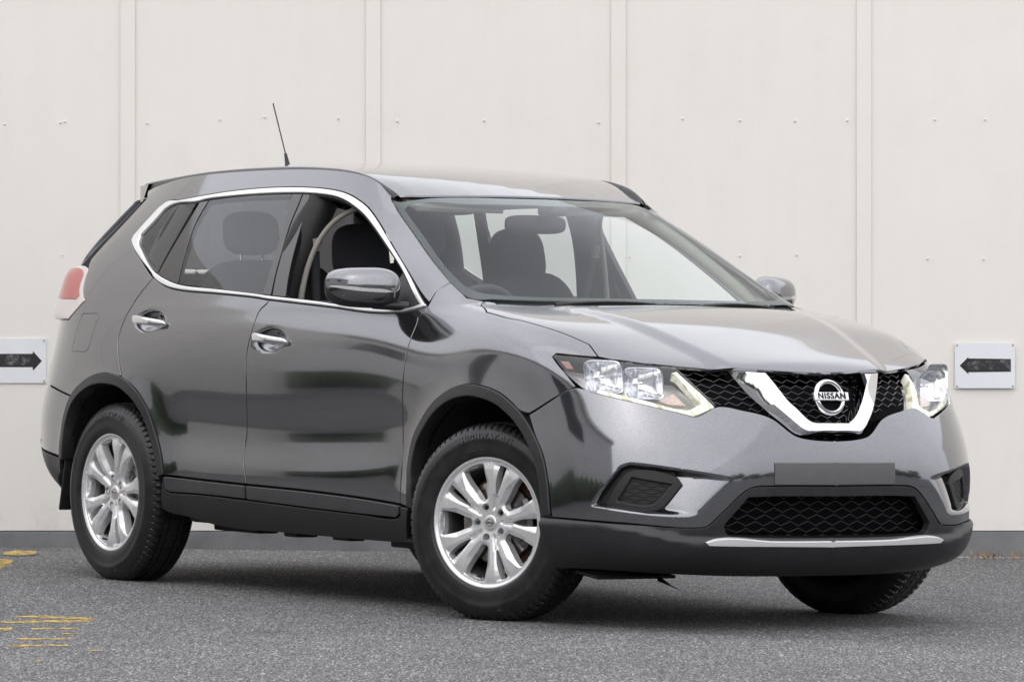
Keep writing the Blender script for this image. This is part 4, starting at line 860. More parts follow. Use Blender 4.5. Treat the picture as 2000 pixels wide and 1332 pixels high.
# ---- floor, underbody, inner skin behind the panels
bm = bmesh.new(); add_box(bm, (1.36, 0, .285), (1.75, 1.62, .06), bev=.02); add_box(bm, (1.3, 0, .30), (3.7, .84, .14), bev=.03); add_box(bm, (3.15, 0, .30), (.52, 1.2, .10), bev=.03); add_box(bm, (-.52, 0, .42), (.46, 1.1, .14), bev=.04)
for (x, y, l, w, h) in ((.62, .62, .34, .10, .05), (1.1, .66, .10, .10, .045), (1.45, .66, .12, .08, .04), (1.95, .66, .22, .12, .05), (.95, .3, .9, .12, .05)):
    for s in (-1, 1): add_box(bm, (x, s*y, .245), (l, w, h), bev=.008)
bm_obj('underbody', bm, M['rubber'], car)
for s in (-1, 1):
    us = np.linspace(2.6, 16.6, 113); vs_ = np.linspace(.9, 11.6, 40); U_, V_ = np.meshgrid(us, vs_); P, N = base(U_.ravel(), V_.ravel())
    Q = P-N*.036; W_ = len(us); F = []
    keep = np.ones(len(P), bool)
    for (cx, cz), R in ((FC, .47), (RC, .455)): keep &= np.hypot(P[:, 0]-cx, P[:, 2]-cz) > R
    keep &= ~((P[:, 0] > 3.02) & (P[:, 2] > .62)) & ~((P[:, 0] > 3.2) & (P[:, 1] < .60)) & ~((U_.ravel() > 11) & (V_.ravel() > 9.0))
    for i in range(len(vs_)-1):
        for j in range(W_-1):
            q = (i*W_+j, i*W_+j+1, (i+1)*W_+j+1, (i+1)*W_+j)
            if all(keep[k] for k in q): F.append(q)
    used = sorted({k for f in F for k in f}); mp = {k: i for i, k in enumerate(used)}
    mesh_obj('inner_skin', [Q[k]*[1, s, 1] for k in used], [tuple(mp[k] for k in f) for f in F], M['rubber'], car)
# ---- tail lamps
M['red_lens'] = simple('red_lens', (.46, .085, .08), .08, coat=1.0)
M['clear_lens_solid'] = simple('pale_lens', (.72, .66, .64), .10, coat=1.0)
DISP[:] = [d_tail]
tl = panel('tail_lamp', O_['tail'], M['clear_lens_solid'], car, proud=.003, flange=.02, gap=.0015)
_t = np.array(O_['tail'])
red = [(-.655, .700, 1.243), (-.480, .752, 1.240), (-.455, .765, 1.225), (-.420, .790, 1.135), (-.445, .79, 1.118), (-.60, .77, 1.120), (-.82, .63, 1.128), (-.862, .55, 1.150), (-.775, .595, 1.240)]
panel('red_lens', red, M['red_lens'], (tl[0], tl[1]), proud=.0055, flange=.003, gap=0)
DISP[:] = _keep
# ---- headlamps
def drl():
    m, nt, b = newmat('milky_light_guide'); v = objcoord(nt, (18, 60, 18))
    n = noise(nt, v, 1.0, 2, .5); c = ramp(nt, n, [(.40, (.52, .54, .36)), (.47, (.88, .88, .68)), (.60, (.93, .93, .84))])
    nt.links.new(c, b.inputs['Base Color']); nt.links.new(c, b.inputs['Emission Color']); setp_(b, Roughness=.15, Coat_Weight=1.0, Emission_Strength=.16)
    return m
M['drl'] = drl()
M['amber'] = simple('amber_reflector', (.20, .055, .022), .15, coat=1.0)
M['turn'] = simple('turn_signal_lens', (.55, .42, .36), .15, coat=1.0, var=.3, vscale=120)
M['reflector'] = simple('lamp_reflector', (.86, .87, .90), .17, metal=1.0)
M['bezel'] = simple('lamp_bezel', (.40, .39, .385), .30, metal=.45, coat=.5)
DISP[:] = []
hl = panel('headlamp', O_['headlight'], M['lens'], car, proud=-.001, flange=.004, gap=.0025)
panel('lamp_housing', O_['headlight'], M['bezel'], hl, proud=-.075, flange=-.070, gap=.004)
panel('light_guide', O_['hl_drl'], M['drl'], hl, proud=-.014, flange=.035, gap=.0005, ang=25)
panel('amber_lens', O_['hl_amber'], M['amber'], hl, proud=-.016, flange=.02, gap=.001)
panel('turn_lens', O_['hl_turn'], M['turn'], hl, proud=-.035, flange=.02, gap=.001)
for k, nm in enumerate(('hl_bowl1', 'hl_bowl2')):
    P4 = np.array(O_[nm]); c = P4.mean(0); 
    for s in (-1, 1):
        bm = bmesh.new(); n = 56; ax = Vector((.93, .34, .05)).normalized() if k == 0 else Vector((.96, .25, .03)).normalized()
        Mx = frame_at(c-np.array(ax)*.012, ax, (0, 0, 1)); poly = [Mx.inverted() @ Vector(p) for p in P4]
        hw = (max(p[0] for p in poly)-min(p[0] for p in poly))/2*1.12; hh = (max(p[1] for p in poly)-min(p[1] for p in poly))/2*1.09
        prev = None
        for t, dep in ((1.05, .003), (1.0, 0), (.96, -.010), (.88, -.021), (.76, -.031), (.62, -.040), (.46, -.047), (.30, -.052), (.16, -.054)):
            ring_ = []
            for i in range(n):
                a = 2*math.pi*i/n; e = 2/(2.2+3.2*t*t); cx_ = math.copysign(abs(math.cos(a))**e, math.cos(a)); sy_ = math.copysign(abs(math.sin(a))**e, math.sin(a))
                ring_.append(bm.verts.new(Mx @ Vector((hw*cx_*t+.10*hh*sy_*t, hh*sy_*t, dep))))
            if prev:
                for i in range(n): bm.faces.new((prev[i], prev[(i+1) % n], ring_[(i+1) % n], ring_[i]))
            prev = ring_
        bm.faces.new(prev)
        # upright ribs across the bowl
        for q in (-.62, -.30, .34, .66):
            add_tube(bm, [tuple(Mx @ Vector((hw*q, hh*w_, -.050*(1-max(abs(q), abs(w_))**1.7)+.0012))) for w_ in np.linspace(-.9, .9, 9)], .0009, 5, cap=False)
        # bulb with its shade
        m2 = Mx @ Matrix.Translation((0, 0, -.030)); bmesh.ops.create_uvsphere(bm, u_segments=14, v_segments=8, radius=.011, matrix=m2)
        add_tube(bm, [tuple(Mx @ Vector((0, 0, -.055))), tuple(Mx @ Vector((0, 0, -.030)))], .007, 10)
        if s < 0: bmesh.ops.scale(bm, vec=(1, -1, 1), verts=bm.verts); bmesh.ops.reverse_faces(bm, faces=bm.faces)
        bm_obj('lamp_reflector', bm, M['reflector'], hl[0 if s < 0 else 1], sharp=45)
# ---- fog lamp frames
fm_, ff_ = np.array(O_['fog_mesh']), np.array(O_['fog_frame'])
panel('fog_frame', O_['fog_frame'], M['black'], bumper, holes=[O_['fog_mesh']], proud=-.024, flange=.035, rnd=.005, gap=.001, ang=50, hole_gap=.0)
panel('fog_backing', O_['fog_mesh'], M['dark'], bumper, proud=-.046, flange=0, gap=-.01)
for s in (-1, 1):
    bm = bmesh.new(); uvp = np.array([uv_of(p) for p in O_['fog_mesh']]); u0, u1, v0, v1 = uvp[:, 0].min(), uvp[:, 0].max(), uvp[:, 1].min(), uvp[:, 1].max()
    nrow = 7
    for k in range(nrow+1):
        us = np.linspace(u0, u1, 90); ph = us/(u1-u0)*2*math.pi*3.2+(math.pi if k % 2 else 0); vv = v0+(v1-v0)*k/nrow+.045*np.cos(ph)*(v1-v0)/nrow*6
        ins = inpoly(np.stack([us, vv], 1)*UVS, uvp*UVS); P, N = surf(us, vv, -.034); run = []
        for i in range(len(us)+1):
            if i < len(us) and ins[i]: run.append(P[i]*[1, s, 1]); continue
            if len(run) > 2: add_tube(bm, run, .0015, 5, cap=False)
            run = []
    bm_obj('fog_mesh', bm, M['black'], bumper, sharp=80)
DISP[:] = _keep
# ---- door handles
for key, dr in (('handle_f', fdoor), ('handle_r', rdoor)):
    H = np.array(O_[key]); x0, x1 = H[:, 0].min()+.004, H[:, 0].max()+.012; z0 = H[0, 2]*.5+H[4, 2]*.5; z1 = H[2, 2]*.5+H[3, 2]*.5
    for s in (-1, 1):
        V = []; n = 26; m = 14
        for i in range(n+1):
            t = i/n; x = x0+(x1-x0)*t; zc = z0+(z1-z0)*t-.001
            h = BVH.ray_cast(Vector((x, 2, zc)), Vector((0, -1, 0))); ys_ = h[0][1]
            rise = .030*min(1, math.sin(math.pi*min(1, max(0, t*.96+.02)))**.55); wv = .0165*(1-.28*t)*(1-abs(2*t-1)**8)**.5+.001; th = .0085*(1-abs(2*t-1)**6)**.5+.001
            for j in range(m):
                a = 2*math.pi*j/m; e = .72; ca = math.copysign(abs(math.cos(a))**e, math.cos(a)); sa = math.copysign(abs(math.sin(a))**e, math.sin(a))
                V.append((x, s*(ys_+rise+.002+th*sa), zc+wv*ca-.18*wv*sa))
        F = [(i*m+j, i*m+(j+1) % m, (i+1)*m+(j+1) % m, (i+1)*m+j) for i in range(n) for j in range(m)]; F += [tuple(range(m)), tuple(n*m+k for k in range(m-1, -1, -1))]
        bm = bmesh.new(); vs = [bm.verts.new(v) for v in V]
        for f in F: bm.faces.new([vs[i] for i in f])
        bm_obj('door_handle', bm, M['chrome'], dr[0 if s < 0 else 1], sharp=60)
# ================================================================= wheels (local: axle along Y, outer face towards -Y, rim flange plane y = 0)
WR, WZ = .362, .352
def lathe(bm, prof, n, close=False, rfun=None):
    rr = []
    for i in range(n):
        t = 2*math.pi*i/n; row = []
        for k, (r, y) in enumerate(prof):
            q = r if rfun is None else rfun(r, y, t, k); row.append(bm.verts.new((q*math.cos(t), y, q*math.sin(t))))
        rr.append(row)
    m = len(prof)
    for i in range(n):
        for k in range(m-1 if not close else m): bm.faces.new((rr[i][k], rr[i][(k+1) % m], rr[(i+1) % n][(k+1) % m], rr[(i+1) % n][k]))
    return rr
def tyre_mesh():
    half = [(.2365, .004), (.2385, -.005), (.243, -.0085), (.249, -.0105), (.262, -.0125), (.278, -.0130), (.292, -.0125), (.296, -.0135), (.306, -.0130), (.309, -.0115), (.322, -.0075), (.333, -.001), (.3375, .0035), (.342, .0065), (.347, .0105), (.3520, .0155), (.3565, .0215), (.3590, .027)]
    crown = []
    y0 = .0995
    for y in (.031, .035, .039, .043, .047, .0485, .053, .0545, .060, .066, .072, .0735, .0785, .080, .086, .092, y0): crown.append((WR-.9*((y-y0)/.1)**2*.004-.0002, y))
    left = half+crown; prof = left + [(r, 2*y0-y) for r, y in left[-2::-1]]
    groove = [(.0478, .0537), (.0728, .0792)]
    NP = 78; NSEG = NP*6
    def rf(r, y, t, k):
        ys = y if y <= y0 else 2*y0-y; q = r
        for a, b in groove:
            if a <= ys <= b: q = r-.0068
        ph = (t/(2*math.pi)*NP) % 1.0
        sgn = 1 if y <= y0 else -1
        if ys < .0478 and r > .3385:      # shoulder blocks
            ph2 = (ph + (ys-.02)*6) % 1.0
            if ph2 < .25: q = r-.0075*min(1, (r-.3385)/.008)
        elif ys > .0545 and ys < .0728:
            if ((ph*1.0+ys*14) % 1.0) < .15: q = r-.0035
        elif ys >= .0792:
            if ((ph+ys*9*sgn) % 1.0) < .15: q = r-.003
        return q
    bm = bmesh.new(); lathe(bm, prof, NSEG, rfun=rf)
    # small raised rings on the side wall
    for v in bm.verts:
        if v.co.z < -WZ: 
            v.co.z = -WZ-.0005*0
        d = -v.co.z/WR
        r = math.hypot(v.co.x, v.co.z); a = math.atan2(v.co.x, -v.co.z)
        if abs(a) < .5 and .27 < r < .345 and v.co.y < .01: v.co.y -= .005*math.cos(a/.5*math.pi/2)**2*math.exp(-((r-.315)/.03)**2)
    return bm
def spoke_geom():
    """outlines of the openings of the wheel face in polar wheel coordinates (degrees, metres)"""
    wins = []; hw = lambda r: .0185+.0035*s01(.085, .12, np.array([r]))[0]+.0140*np.clip((r-.145)/.068, 0, 1)**1.2
    for k in range(5):
        ph = 2+72*k
        def side(ang, sgn, r): return ang + sgn*math.degrees(math.asin(min(.9, hw(r)/r)))
        r_n = [.104, .116, .135, .155, .172, .190, .2130]; r_w = [.090, .098, .115, .135, .155, .172, .190, .2130]
        A = [(side(ph-13.7, 1, r), r) for r in r_n]; Bq = [(side(ph+13.7, -1, r), r) for r in r_n]
        wins.append(A + Bq[::-1])
        A = [(side(ph+13.7, 1, r), r) for r in r_w]; Bq = [(side(ph+58.3, -1, r), r) for r in r_w]
        wins.append([(ph+36, .0815)] + A + Bq[::-1])
    return wins
def rim_meshes():
    pol = lambda a, r: (r*math.cos(R_(a)), r*math.sin(R_(a)))
    wins = [[pol(*p) for p in w] for w in spoke_geom()]
    lug = [[(.0572*math.cos(R_(38+72*k))+.0155*math.cos(t), .0572*math.sin(R_(38+72*k))+.0155*math.sin(t)) for t in np.linspace(0, 2*math.pi, 16, endpoint=False)] for k in range(5)]
    RO, RI = .2225, .0
    loops = []
    def dense_loop(L, st, rnd=True):
        P = np.array(L); n = len(P); out = []
        # cut corners a little
        if rnd:
            Q = []
            for i in range(n):
                a, b, c = P[i-1], P[i], P[(i+1) % n]; u = a-b; w = c-b; lu, lw = np.linalg.norm(u), np.linalg.norm(w); cosang = (u@w)/(lu*lw)
                if cosang > -.80:
                    d = min(.0045, lu*.4, lw*.4); Q += [b+u/lu*d, b+(u/lu+w/lw)*d*.30, b+w/lw*d]
                else: Q.append(b)
            P = np.array(Q); n = len(P)
        for i in range(n):
            a, b = P[i], P[(i+1) % n]; k = max(1, int(np.linalg.norm(b-a)/st))
            for j in range(k): out.append(a+(b-a)*j/k)
        return np.array(out)
    W = [dense_loop(w, .004) for w in wins]; Lg = [np.array(l) for l in lug]
    outer = np.array([(RO*math.cos(t), RO*math.sin(t)) for t in np.linspace(0, 2*math.pi, 180, endpoint=False)])
    pts = []; edges = []
    for L in [outer]+W+Lg:
        o = len(pts); n = len(L); pts += list(L); edges += [(o+i, o+(i+1) % n) for i in range(n)]
    # crease lines of the spokes
    feat = []
    for kk in range(5):
        for sg in (-1, 1):
            an = R_(2+72*kk+13.7*sg); d = np.array([math.cos(an), math.sin(an)]); e_ = np.array([-d[1], d[0]])*sg
            for line in ([(.095, .004), (.125, .004), (.150, .004), (.165, .0103), (.18, .0166), (.193, .0221), (.205, .0271)], [(.118, -.0135), (.15, -.0135), (.18, -.0135), (.205, -.0135)]):
                L_ = [d*r_+e_*p_ for r_, p_ in line]; L_ = [q_ for q_ in L_ if not any(inpoly(np.array([q_]), w_)[0] or polydist(np.array([q_]), w_)[0] < .0012 for w_ in W)]
                o = len(pts); pts += L_; edges += [(o+i, o+i+1) for i in range(len(L_)-1)]
                if len(L_) > 1: feat.append(np.array(L_))
    st = .0035; g = np.arange(-RO, RO, st); gx, gy = np.meshgrid(g, g); G = np.stack([gx.ravel()+ (np.arange(gx.size)//len(g) % 2)*st/2, gy.ravel()], 1)
    keep = (np.hypot(G[:, 0], G[:, 1]) < RO-.002)
    for L in W+Lg: keep &= ~inpoly(G, L); keep &= polydist(G, L) > .0016
    for L_ in feat: keep &= polydist(G, L_, closed=False) > .0014
    G = G[keep]; 
    # spoke ridge lines give clean facets
    res = delaunay_2d_cdt([Vector(p) for p in list(pts)+list(G)], edges, [], 0, 1e-7)
    V2 = np.array([tuple(v) for v in res[0]]); F2 = res[2]; cen = np.array([V2[list(f)].mean(0) for f in F2]); k = np.hypot(cen[:, 0], cen[:, 1]) < RO
    for L in W+Lg: k &= ~inpoly(cen, L)
    F2 = [f for f, q in zip(F2, k) if q]
    def height(V2):
        r = np.hypot(V2[:, 0], V2[:, 1]); a = np.degrees(np.arctan2(V2[:, 1], V2[:, 0]))
        ds = np.full(len(V2), -9.); best = np.full(len(V2), 9.); da = np.full(len(V2), 99.)
        for kk in range(5):
            for sg in (-1, 1):
                an = R_(2+72*kk+13.7*sg); d = np.array([math.cos(an), math.sin(an)]); t = V2@d; per = (V2@np.array([-d[1], d[0]]))*sg; k_ = (t > 0) & (np.abs(per) < best); ds = np.where(k_, per, ds); best = np.where(k_, np.abs(per), best)
            m = np.abs((a-(2+72*kk)+180) % 360-180); da = np.minimum(da, m)
        h = np.interp(r, [0, .030, .034, .045, .075, .10, .15, .175, .195, .208, .216, .2225], [.022, .022, .022, .0200, .0160, .0105, .0040, .0018, .0020, .0042, .0062, .0058])
        spoke = s01(.070, .095, r)*(1-s01(.209, .216, r))
        # the flank towards the wide opening falls away; near the rim the flat face widens into a triangle
        edge_ = .004+.42*np.clip(r-.150, 0, .07)
        h = h + spoke*np.clip(ds-edge_, 0, .03)*.75 + spoke*np.clip(-ds-.0135, 0, .02)*.5
        # valley between the twin spokes near the hub
        val = s01(.040, .060, r)*(1-s01(.100, .106, r)); h = h + val*.011*np.exp(-(da/5.5)**2)
        return h
    h = height(V2); V = [(p[0], hh, p[1]) for p, hh in zip(V2, h)]
    faces = [tuple(f) for f in F2]
    orig = res[3]; vm = {}
    for vi, src in enumerate(orig):
        for s_ in src: vm[s_] = vi
    o = len(outer)
    for qn, L in enumerate(W+Lg):
        n = len(L); dep = .030 if qn < len(W) else .020; b0 = len(V); shr = .0035 if qn < len(W) else 0.0
        c = L.mean(0)
        for i in range(n):
            p = L[i]; d = (c-p); d = d/np.linalg.norm(d)*shr; V.append((p[0]+d[0], height(np.array([p]))[0]+dep, p[1]+d[1]))
        for i in range(n):
            j = (i+1) % n; a, b = vm.get(o+i), vm.get(o+j)
            if a is None or b is None or a == b: continue
            faces.append((a, b, b0+j, b0+i))
        if qn >= len(W): faces.append(tuple(b0+i for i in range(n)))
        o += n
    bm = bmesh.new(); vs = [bm.verts.new(v) for v in V]
    for f in faces:
        try: bm.faces.new([vs[i] for i in f])
        except ValueError: pass
    lathe(bm, [(.2220, .0058), (.2240, .0032), (.2270, .0006), (.2325, -.0018), (.2362, -.0016), (.2382, .0006), (.2382, .008)], 180)
    bmesh.ops.recalc_face_normals(bm, faces=bm.faces)
    me = bpy.data.meshes.new('rim'); bm.to_mesh(me); bm.free(); me.polygons.foreach_set('use_smooth', [True]*len(me.polygons)); me.set_sharp_from_angle(angle=R_(19))
    bm = bmesh.new(); lathe(bm, [(.2350, .008), (.2225, .011), (.2190, .020), (.2170, .034), (.2040, .050), (.1960, .075), (.1950, .180), (.205, .19), (.215, .196)], 96)
    mb = bpy.data.meshes.new('barrel'); bmesh.ops.recalc_face_normals(bm, faces=bm.faces); bm.to_mesh(mb); bm.free(); mb.polygons.foreach_set('use_smooth', [True]*len(mb.polygons)); mb.set_sharp_from_angle(angle=R_(40))
    return me, mb
def curved_text(txt, size, rad, ang, y, flip=False, bold=.0010, space=1.30):
    V, F = text_mesh(txt, size, .0006, space=space, bold=bold); out = []
    for v in V:
        if not flip: r = rad+v[1]; a = ang-v[0]/rad
        else: r = rad-v[1]; a = ang+v[0]/rad
        out.append((r*math.cos(a), y(r)-.0012-(v[2]+.0006)*1.6, r*math.sin(a)))
    return out, F
TY = tyre_mesh(); me_t = bpy.data.meshes.new('tyre'); bmesh.ops.recalc_face_normals(TY, faces=TY.faces); TY.to_mesh(me_t); TY.free()
me_t.polygons.foreach_set('use_smooth', [True]*len(me_t.polygons)); me_t.set_sharp_from_angle(angle=R_(32))
me_r, me_b = rim_meshes()
side_y = lambda r: float(np.interp(r, [.262, .278, .306, .322, .333], [-.0125, -.0130, -.0130, -.0075, -.001]))
def poly_mesh(name, V, F):
    me = bpy.data.meshes.new(name); me.from_pydata([tuple(v) for v in V], [], F); me.update(); return me
_tv1 = curved_text('HIGHWAY-001', .0285, .3110, R_(90), side_y)
_tv2 = curved_text('TRAX', .0285, .3110, R_(-84), side_y)
_tv3 = curved_text('225/65R17 102H', .0085, .262, R_(100), side_y, bold=.0002); _tv4 = curved_text('RADIAL TUBELESS', .0075, .258, R_(-95), side_y, bold=.0002)
def joinVF(L):
    V = []; F = []
    for v, f in L: o = len(V); V += v; F += [tuple(i+o for i in q) for q in f]
    return V, F
txts = [poly_mesh('tyre_lettering', *q) for q in (_tv1, _tv2, _tv3)]
for me, k in ((me_t, 'tyre'), (me_r, 'alloy'), (me_b, 'alloy_dark'), *[(q, 'tyre_mark') for q in txts]): me.materials.append(M[k])
# hub cap with its emblem
bm = bmesh.new(); lathe(bm, [(0.0005, .0165), (.018, .0168), (.0235, .0175), (.0265, .0188), (.0275, .0210), (.0278, .0235)], 40)
for v in list(bm.verts): pass
me_cap = bpy.data.meshes.new('hub_cap'); bmesh.ops.recalc_face_normals(bm, faces=bm.faces); bm.to_mesh(me_cap); bm.free(); me_cap.polygons.foreach_set('use_smooth', [True]*len(me_cap.polygons)); me_cap.materials.append(M['satin'])
bm = bmesh.new()
rr = [[bm.verts.new((a*.0155*math.cos(t), b, a*.0155*math.sin(t))) for a, b in ((.78, .0168), (.80, .0158), (.97, .0158), (1.0, .0168))] for t in np.linspace(0, 2*math.pi, 32, endpoint=False)]
for i in range(32):
    for k in range(3): bm.faces.new((rr[i][k], rr[i][k+1], rr[(i+1) % 32][k+1], rr[(i+1) % 32][k]))
add_box(bm, (0, .0155, 0), (.037, .0022, .0068))
me_em = bpy.data.meshes.new('hub_emblem'); bmesh.ops.recalc_face_normals(bm, faces=bm.faces); bm.to_mesh(me_em); bm.free(); me_em.materials.append(M['ink'] if False else M['steel'])
# brake disc, lug nuts, valve
bm = bmesh.new(); lathe(bm, [(.06, .052), (.075, .052), (.078, .066), (.150, .066), (.150, .088), (.078, .088)], 72)
me_d = bpy.data.meshes.new('brake_disc'); bmesh.ops.recalc_face_normals(bm, faces=bm.faces); bm.to_mesh(me_d); bm.free(); me_d.polygons.foreach_set('use_smooth', [True]*len(me_d.polygons)); me_d.set_sharp_from_angle(angle=R_(30)); me_d.materials.append(M['steel'])
bm = bmesh.new(); lathe(bm, [(.0005, .050), (.075, .050), (.080, .088), (.16, .100), (.17, .105)], 48)
me_hub = bpy.data.meshes.new('brake_hub'); bm.to_mesh(me_hub); bm.free(); me_hub.materials.append(M['rust'])
bm = bmesh.new()
for k in range(1):
    a = R_(38+72*k); c = (.0572*math.cos(a), .030, .0572*math.sin(a)); bmesh.ops.create_cone(bm, cap_ends=True, segments=6, radius1=.0078, radius2=.0092, depth=.014, matrix=Matrix.Translation(c) @ Matrix.Rotation(R_(90), 4, 'X'))
me_lug = bpy.data.meshes.new('lug_nuts'); bm.to_mesh(me_lug); bm.free(); me_lug.materials.append(M['chrome'])
bm = bmesh.new(); a = R_(-101); add_tube(bm, [(.203*math.cos(a), .022, .203*math.sin(a)), (.196*math.cos(a), .000, .196*math.sin(a))], .0042, 10)
me_val = bpy.data.meshes.new('valve'); bm.to_mesh(me_val); bm.free(); me_val.materials.append(M['rubber'])
bm = bmesh.new()
pr = []
for t in np.linspace(R_(-34), R_(34), 9):
    pr.append([bm.verts.new((r*math.cos(t), y, r*math.sin(t))) for r, y in ((.092, .044), (.150, .040), (.166, .050), (.166, .112), (.092, .112))])
for i in range(8):
    for k in range(5): bm.faces.new((pr[i][k], pr[i][(k+1) % 5], pr[i+1][(k+1) % 5], pr[i+1][k]))
bm.faces.new(pr[0]); bm.faces.new(pr[-1][::-1])
bmesh.ops.recalc_face_normals(bm, faces=bm.faces)
for sgn in (-1, 1): add_tube(bm, [(.125*math.cos(R_(22*sgn)), .036, .125*math.sin(R_(22*sgn))), (.125*math.cos(R_(22*sgn)), .05, .125*math.sin(R_(22*sgn)))], .016, 14)
me_cal = bpy.data.meshes.new('brake_caliper'); bm.to_mesh(me_cal); bm.free(); me_cal.polygons.foreach_set('use_smooth', [True]*len(me_cal.polygons)); me_cal.set_sharp_from_angle(angle=R_(35)); me_cal.materials.append(M['alloy_dark'])
def wheel(x, y, rz, spin, cal):
    e = empty('wheel', (x, y, WZ), rz); e.parent = car
    if y > 0: e.rotation_euler = (0, 0, rz+math.pi)
    sp = Matrix.Rotation(-spin, 4, 'Y')
    for nm, me, rot in (('tyre', me_t, 0), *[('tyre_lettering', q, 0) for q in txts], ('rim', me_r, 1), ('rim_barrel', me_b, 0), ('hub_cap', me_cap, 0), ('hub_emblem', me_em, 1), ('brake_disc', me_d, 0), ('brake_hub', me_hub, 0), *[('lug_nut', me_lug, 10+k) for k in range(5)], ('valve', me_val, 1), ('brake_caliper', me_cal, 2)):
        o = bpy.data.objects.new(nm, me); COL.objects.link(o); o.parent = e
        if rot == 1: o.matrix_basis = sp
        if rot >= 10: o.matrix_basis = sp @ Matrix.Rotation(-R_(72*(rot-10)), 4, 'Y')
        if rot == 2: o.matrix_basis = Matrix.Rotation(-cal, 4, 'Y')
    return e
ST = R_(21)
wheel(2.728, -.874, ST, R_(0), R_(0)); wheel(.0, -.888, 0, R_(-6), R_(180-20) if False else R_(10))
wheel(2.682, .874, ST, R_(30), R_(0)); wheel(.0, .888, 0, R_(50), R_(0))
# ================================================================= door mirrors
M['clear_lamp'] = simple('clear_indicator_lens', (.72, .72, .72), .12, metal=.3, coat=1.0, var=.15, vscale=160)
def mirror(s, door):
    c = np.array([1.960, .950, 1.193]); root = empty('door_mirror', (0, 0, 0)); root.parent = car
    n, m = 44, 28
    def pt(a, b, k=1.0):
        # a: around the y axis (0 front .. ), b: from inner (-90) to outer (90)
        e1, e2 = .74, .62
        f = lambda v, e: math.copysign(abs(v)**e, v)
        cb = f(math.cos(b), e2); y = f(math.sin(b), e2)
        X_ = f(math.cos(a), e1)*cb; Z_ = f(math.sin(a), e1)*cb
        w = .5+.5*y                                    # 0 inner, 1 outer
        x = X_*(.100 if X_ > 0 else .040); zt = .082-.012*w; zb = .078-.006*w
        z = Z_*(zt if Z_ > 0 else zb)-.004+.004*w
        if Z_ < 0: x *= 1-.15*abs(Z_)
        return c + np.array([x*k-.105*(w-.5), y*.116, z*k])
    def piece(name, cond, mat, k=1.0):
        V = []; F = []; 
        for i in range(m+1):
            b = -math.pi/2+math.pi*i/m
            for j in range(n): V.append(pt(2*math.pi*j/n, b, k)*[1, s, 1])
        for i in range(m):
            for j in range(n):
                q = (i*n+j, i*n+(j+1) % n, (i+1)*n+(j+1) % n, (i+1)*n+j); cen = np.mean([np.array(V[t])*[1, s, 1] for t in q], 0)
                if cond(cen, (j+.5)/n*360, (i+.5)/m): F.append(q)
        used = sorted({t for f in F for t in f}); mp = {t: i for i, t in enumerate(used)}
        bm = bmesh.new(); vs = [bm.verts.new(V[t]) for t in used]
        for f in F: bm.faces.new([vs[mp[t]] for t in f])
        bmesh.ops.remove_doubles(bm, verts=bm.verts, dist=1e-5)
        return bm_obj(name, bm, mat, root, sharp=50)
    lo = 1.197-.052
    piece('mirror_shell', lambda p, a, b: not (110 < a < 250) and not (200 < a < 318), paint)
    piece('mirror_base', lambda p, a, b: (200 < a < 318), M['cladding'])
    piece('mirror_bezel', lambda p, a, b: 110 < a <= 201, M['black'], .985)
    # glass, facing back
    bm = bmesh.new(); vs = []
    for t in np.linspace(0, 2*math.pi, 32, endpoint=False): vs.append(bm.verts.new((c[0]-.042-.036*math.cos(t), s*(c[1]+.088*math.copysign(abs(math.cos(t))**.7, math.cos(t))), c[2]+.062*math.copysign(abs(math.sin(t))**.7, math.sin(t)))))
    bm.faces.new(vs); bm_obj('mirror_glass', bm, M['reflector'], root)
    # indicator strip round the front
    bm = bmesh.new(); rows = []
    for b in np.linspace(R_(-24), R_(84), 26):
        w = (b-R_(-24))/(R_(84)-R_(-24)); zz0 = R_(2+6*w); th = R_(6.5-2.5*w)*(min(1, w*6+.12))
        a0 = (zz0-th/2-R_(7), zz0+th/2-R_(7)); r = []
        for a_ in (a0[0], (a0[0]+a0[1])/2, a0[1]):
            p = pt(a_ % (2*math.pi), b, 1.0); d = p-c; d /= np.linalg.norm(d); r.append(bm.verts.new(tuple((p+d*.0022)*[1, s, 1])))
        p = pt(a0[1] % (2*math.pi), b, 1.0); rows.append(r)
    for i in range(len(rows)-1):
        for k in range(2): bm.faces.new((rows[i][k], rows[i][k+1], rows[i+1][k+1], rows[i+1][k]))
    ge = bm.faces[:]; r = bmesh.ops.extrude_face_region(bm, geom=ge)
    for v in [g for g in r['geom'] if isinstance(g, bmesh.types.BMVert)]: d = (Vector(v.co)-Vector(tuple(c*[1, s, 1]))).normalized(); v.co -= d*.006
    bm_obj('indicator', bm, M['clear_lamp'], root, sharp=60)
    # arm
    bm = bmesh.new(); add_tube(bm, [c+[.03, -.04, -.060], c+[.060, -.075, -.064], c+[.10, -.11, -.068], c+[.125, -.14, -.070]], [.030, .030, .028, .030], 12)
    bmesh.ops.scale(bm, vec=(1, 1, .62), space=Matrix.Translation(Vector(tuple(-(c+[0, 0, -.066])))), verts=bm.verts)
    if s < 0: bmesh.ops.scale(bm, vec=(1, -1, 1), verts=bm.verts)
    bm_obj('mirror_arm', bm, M['black'], root, sharp=60)
for s, d in ((-1, fdoor[0]), (1, fdoor[1])): mirror(s, d)
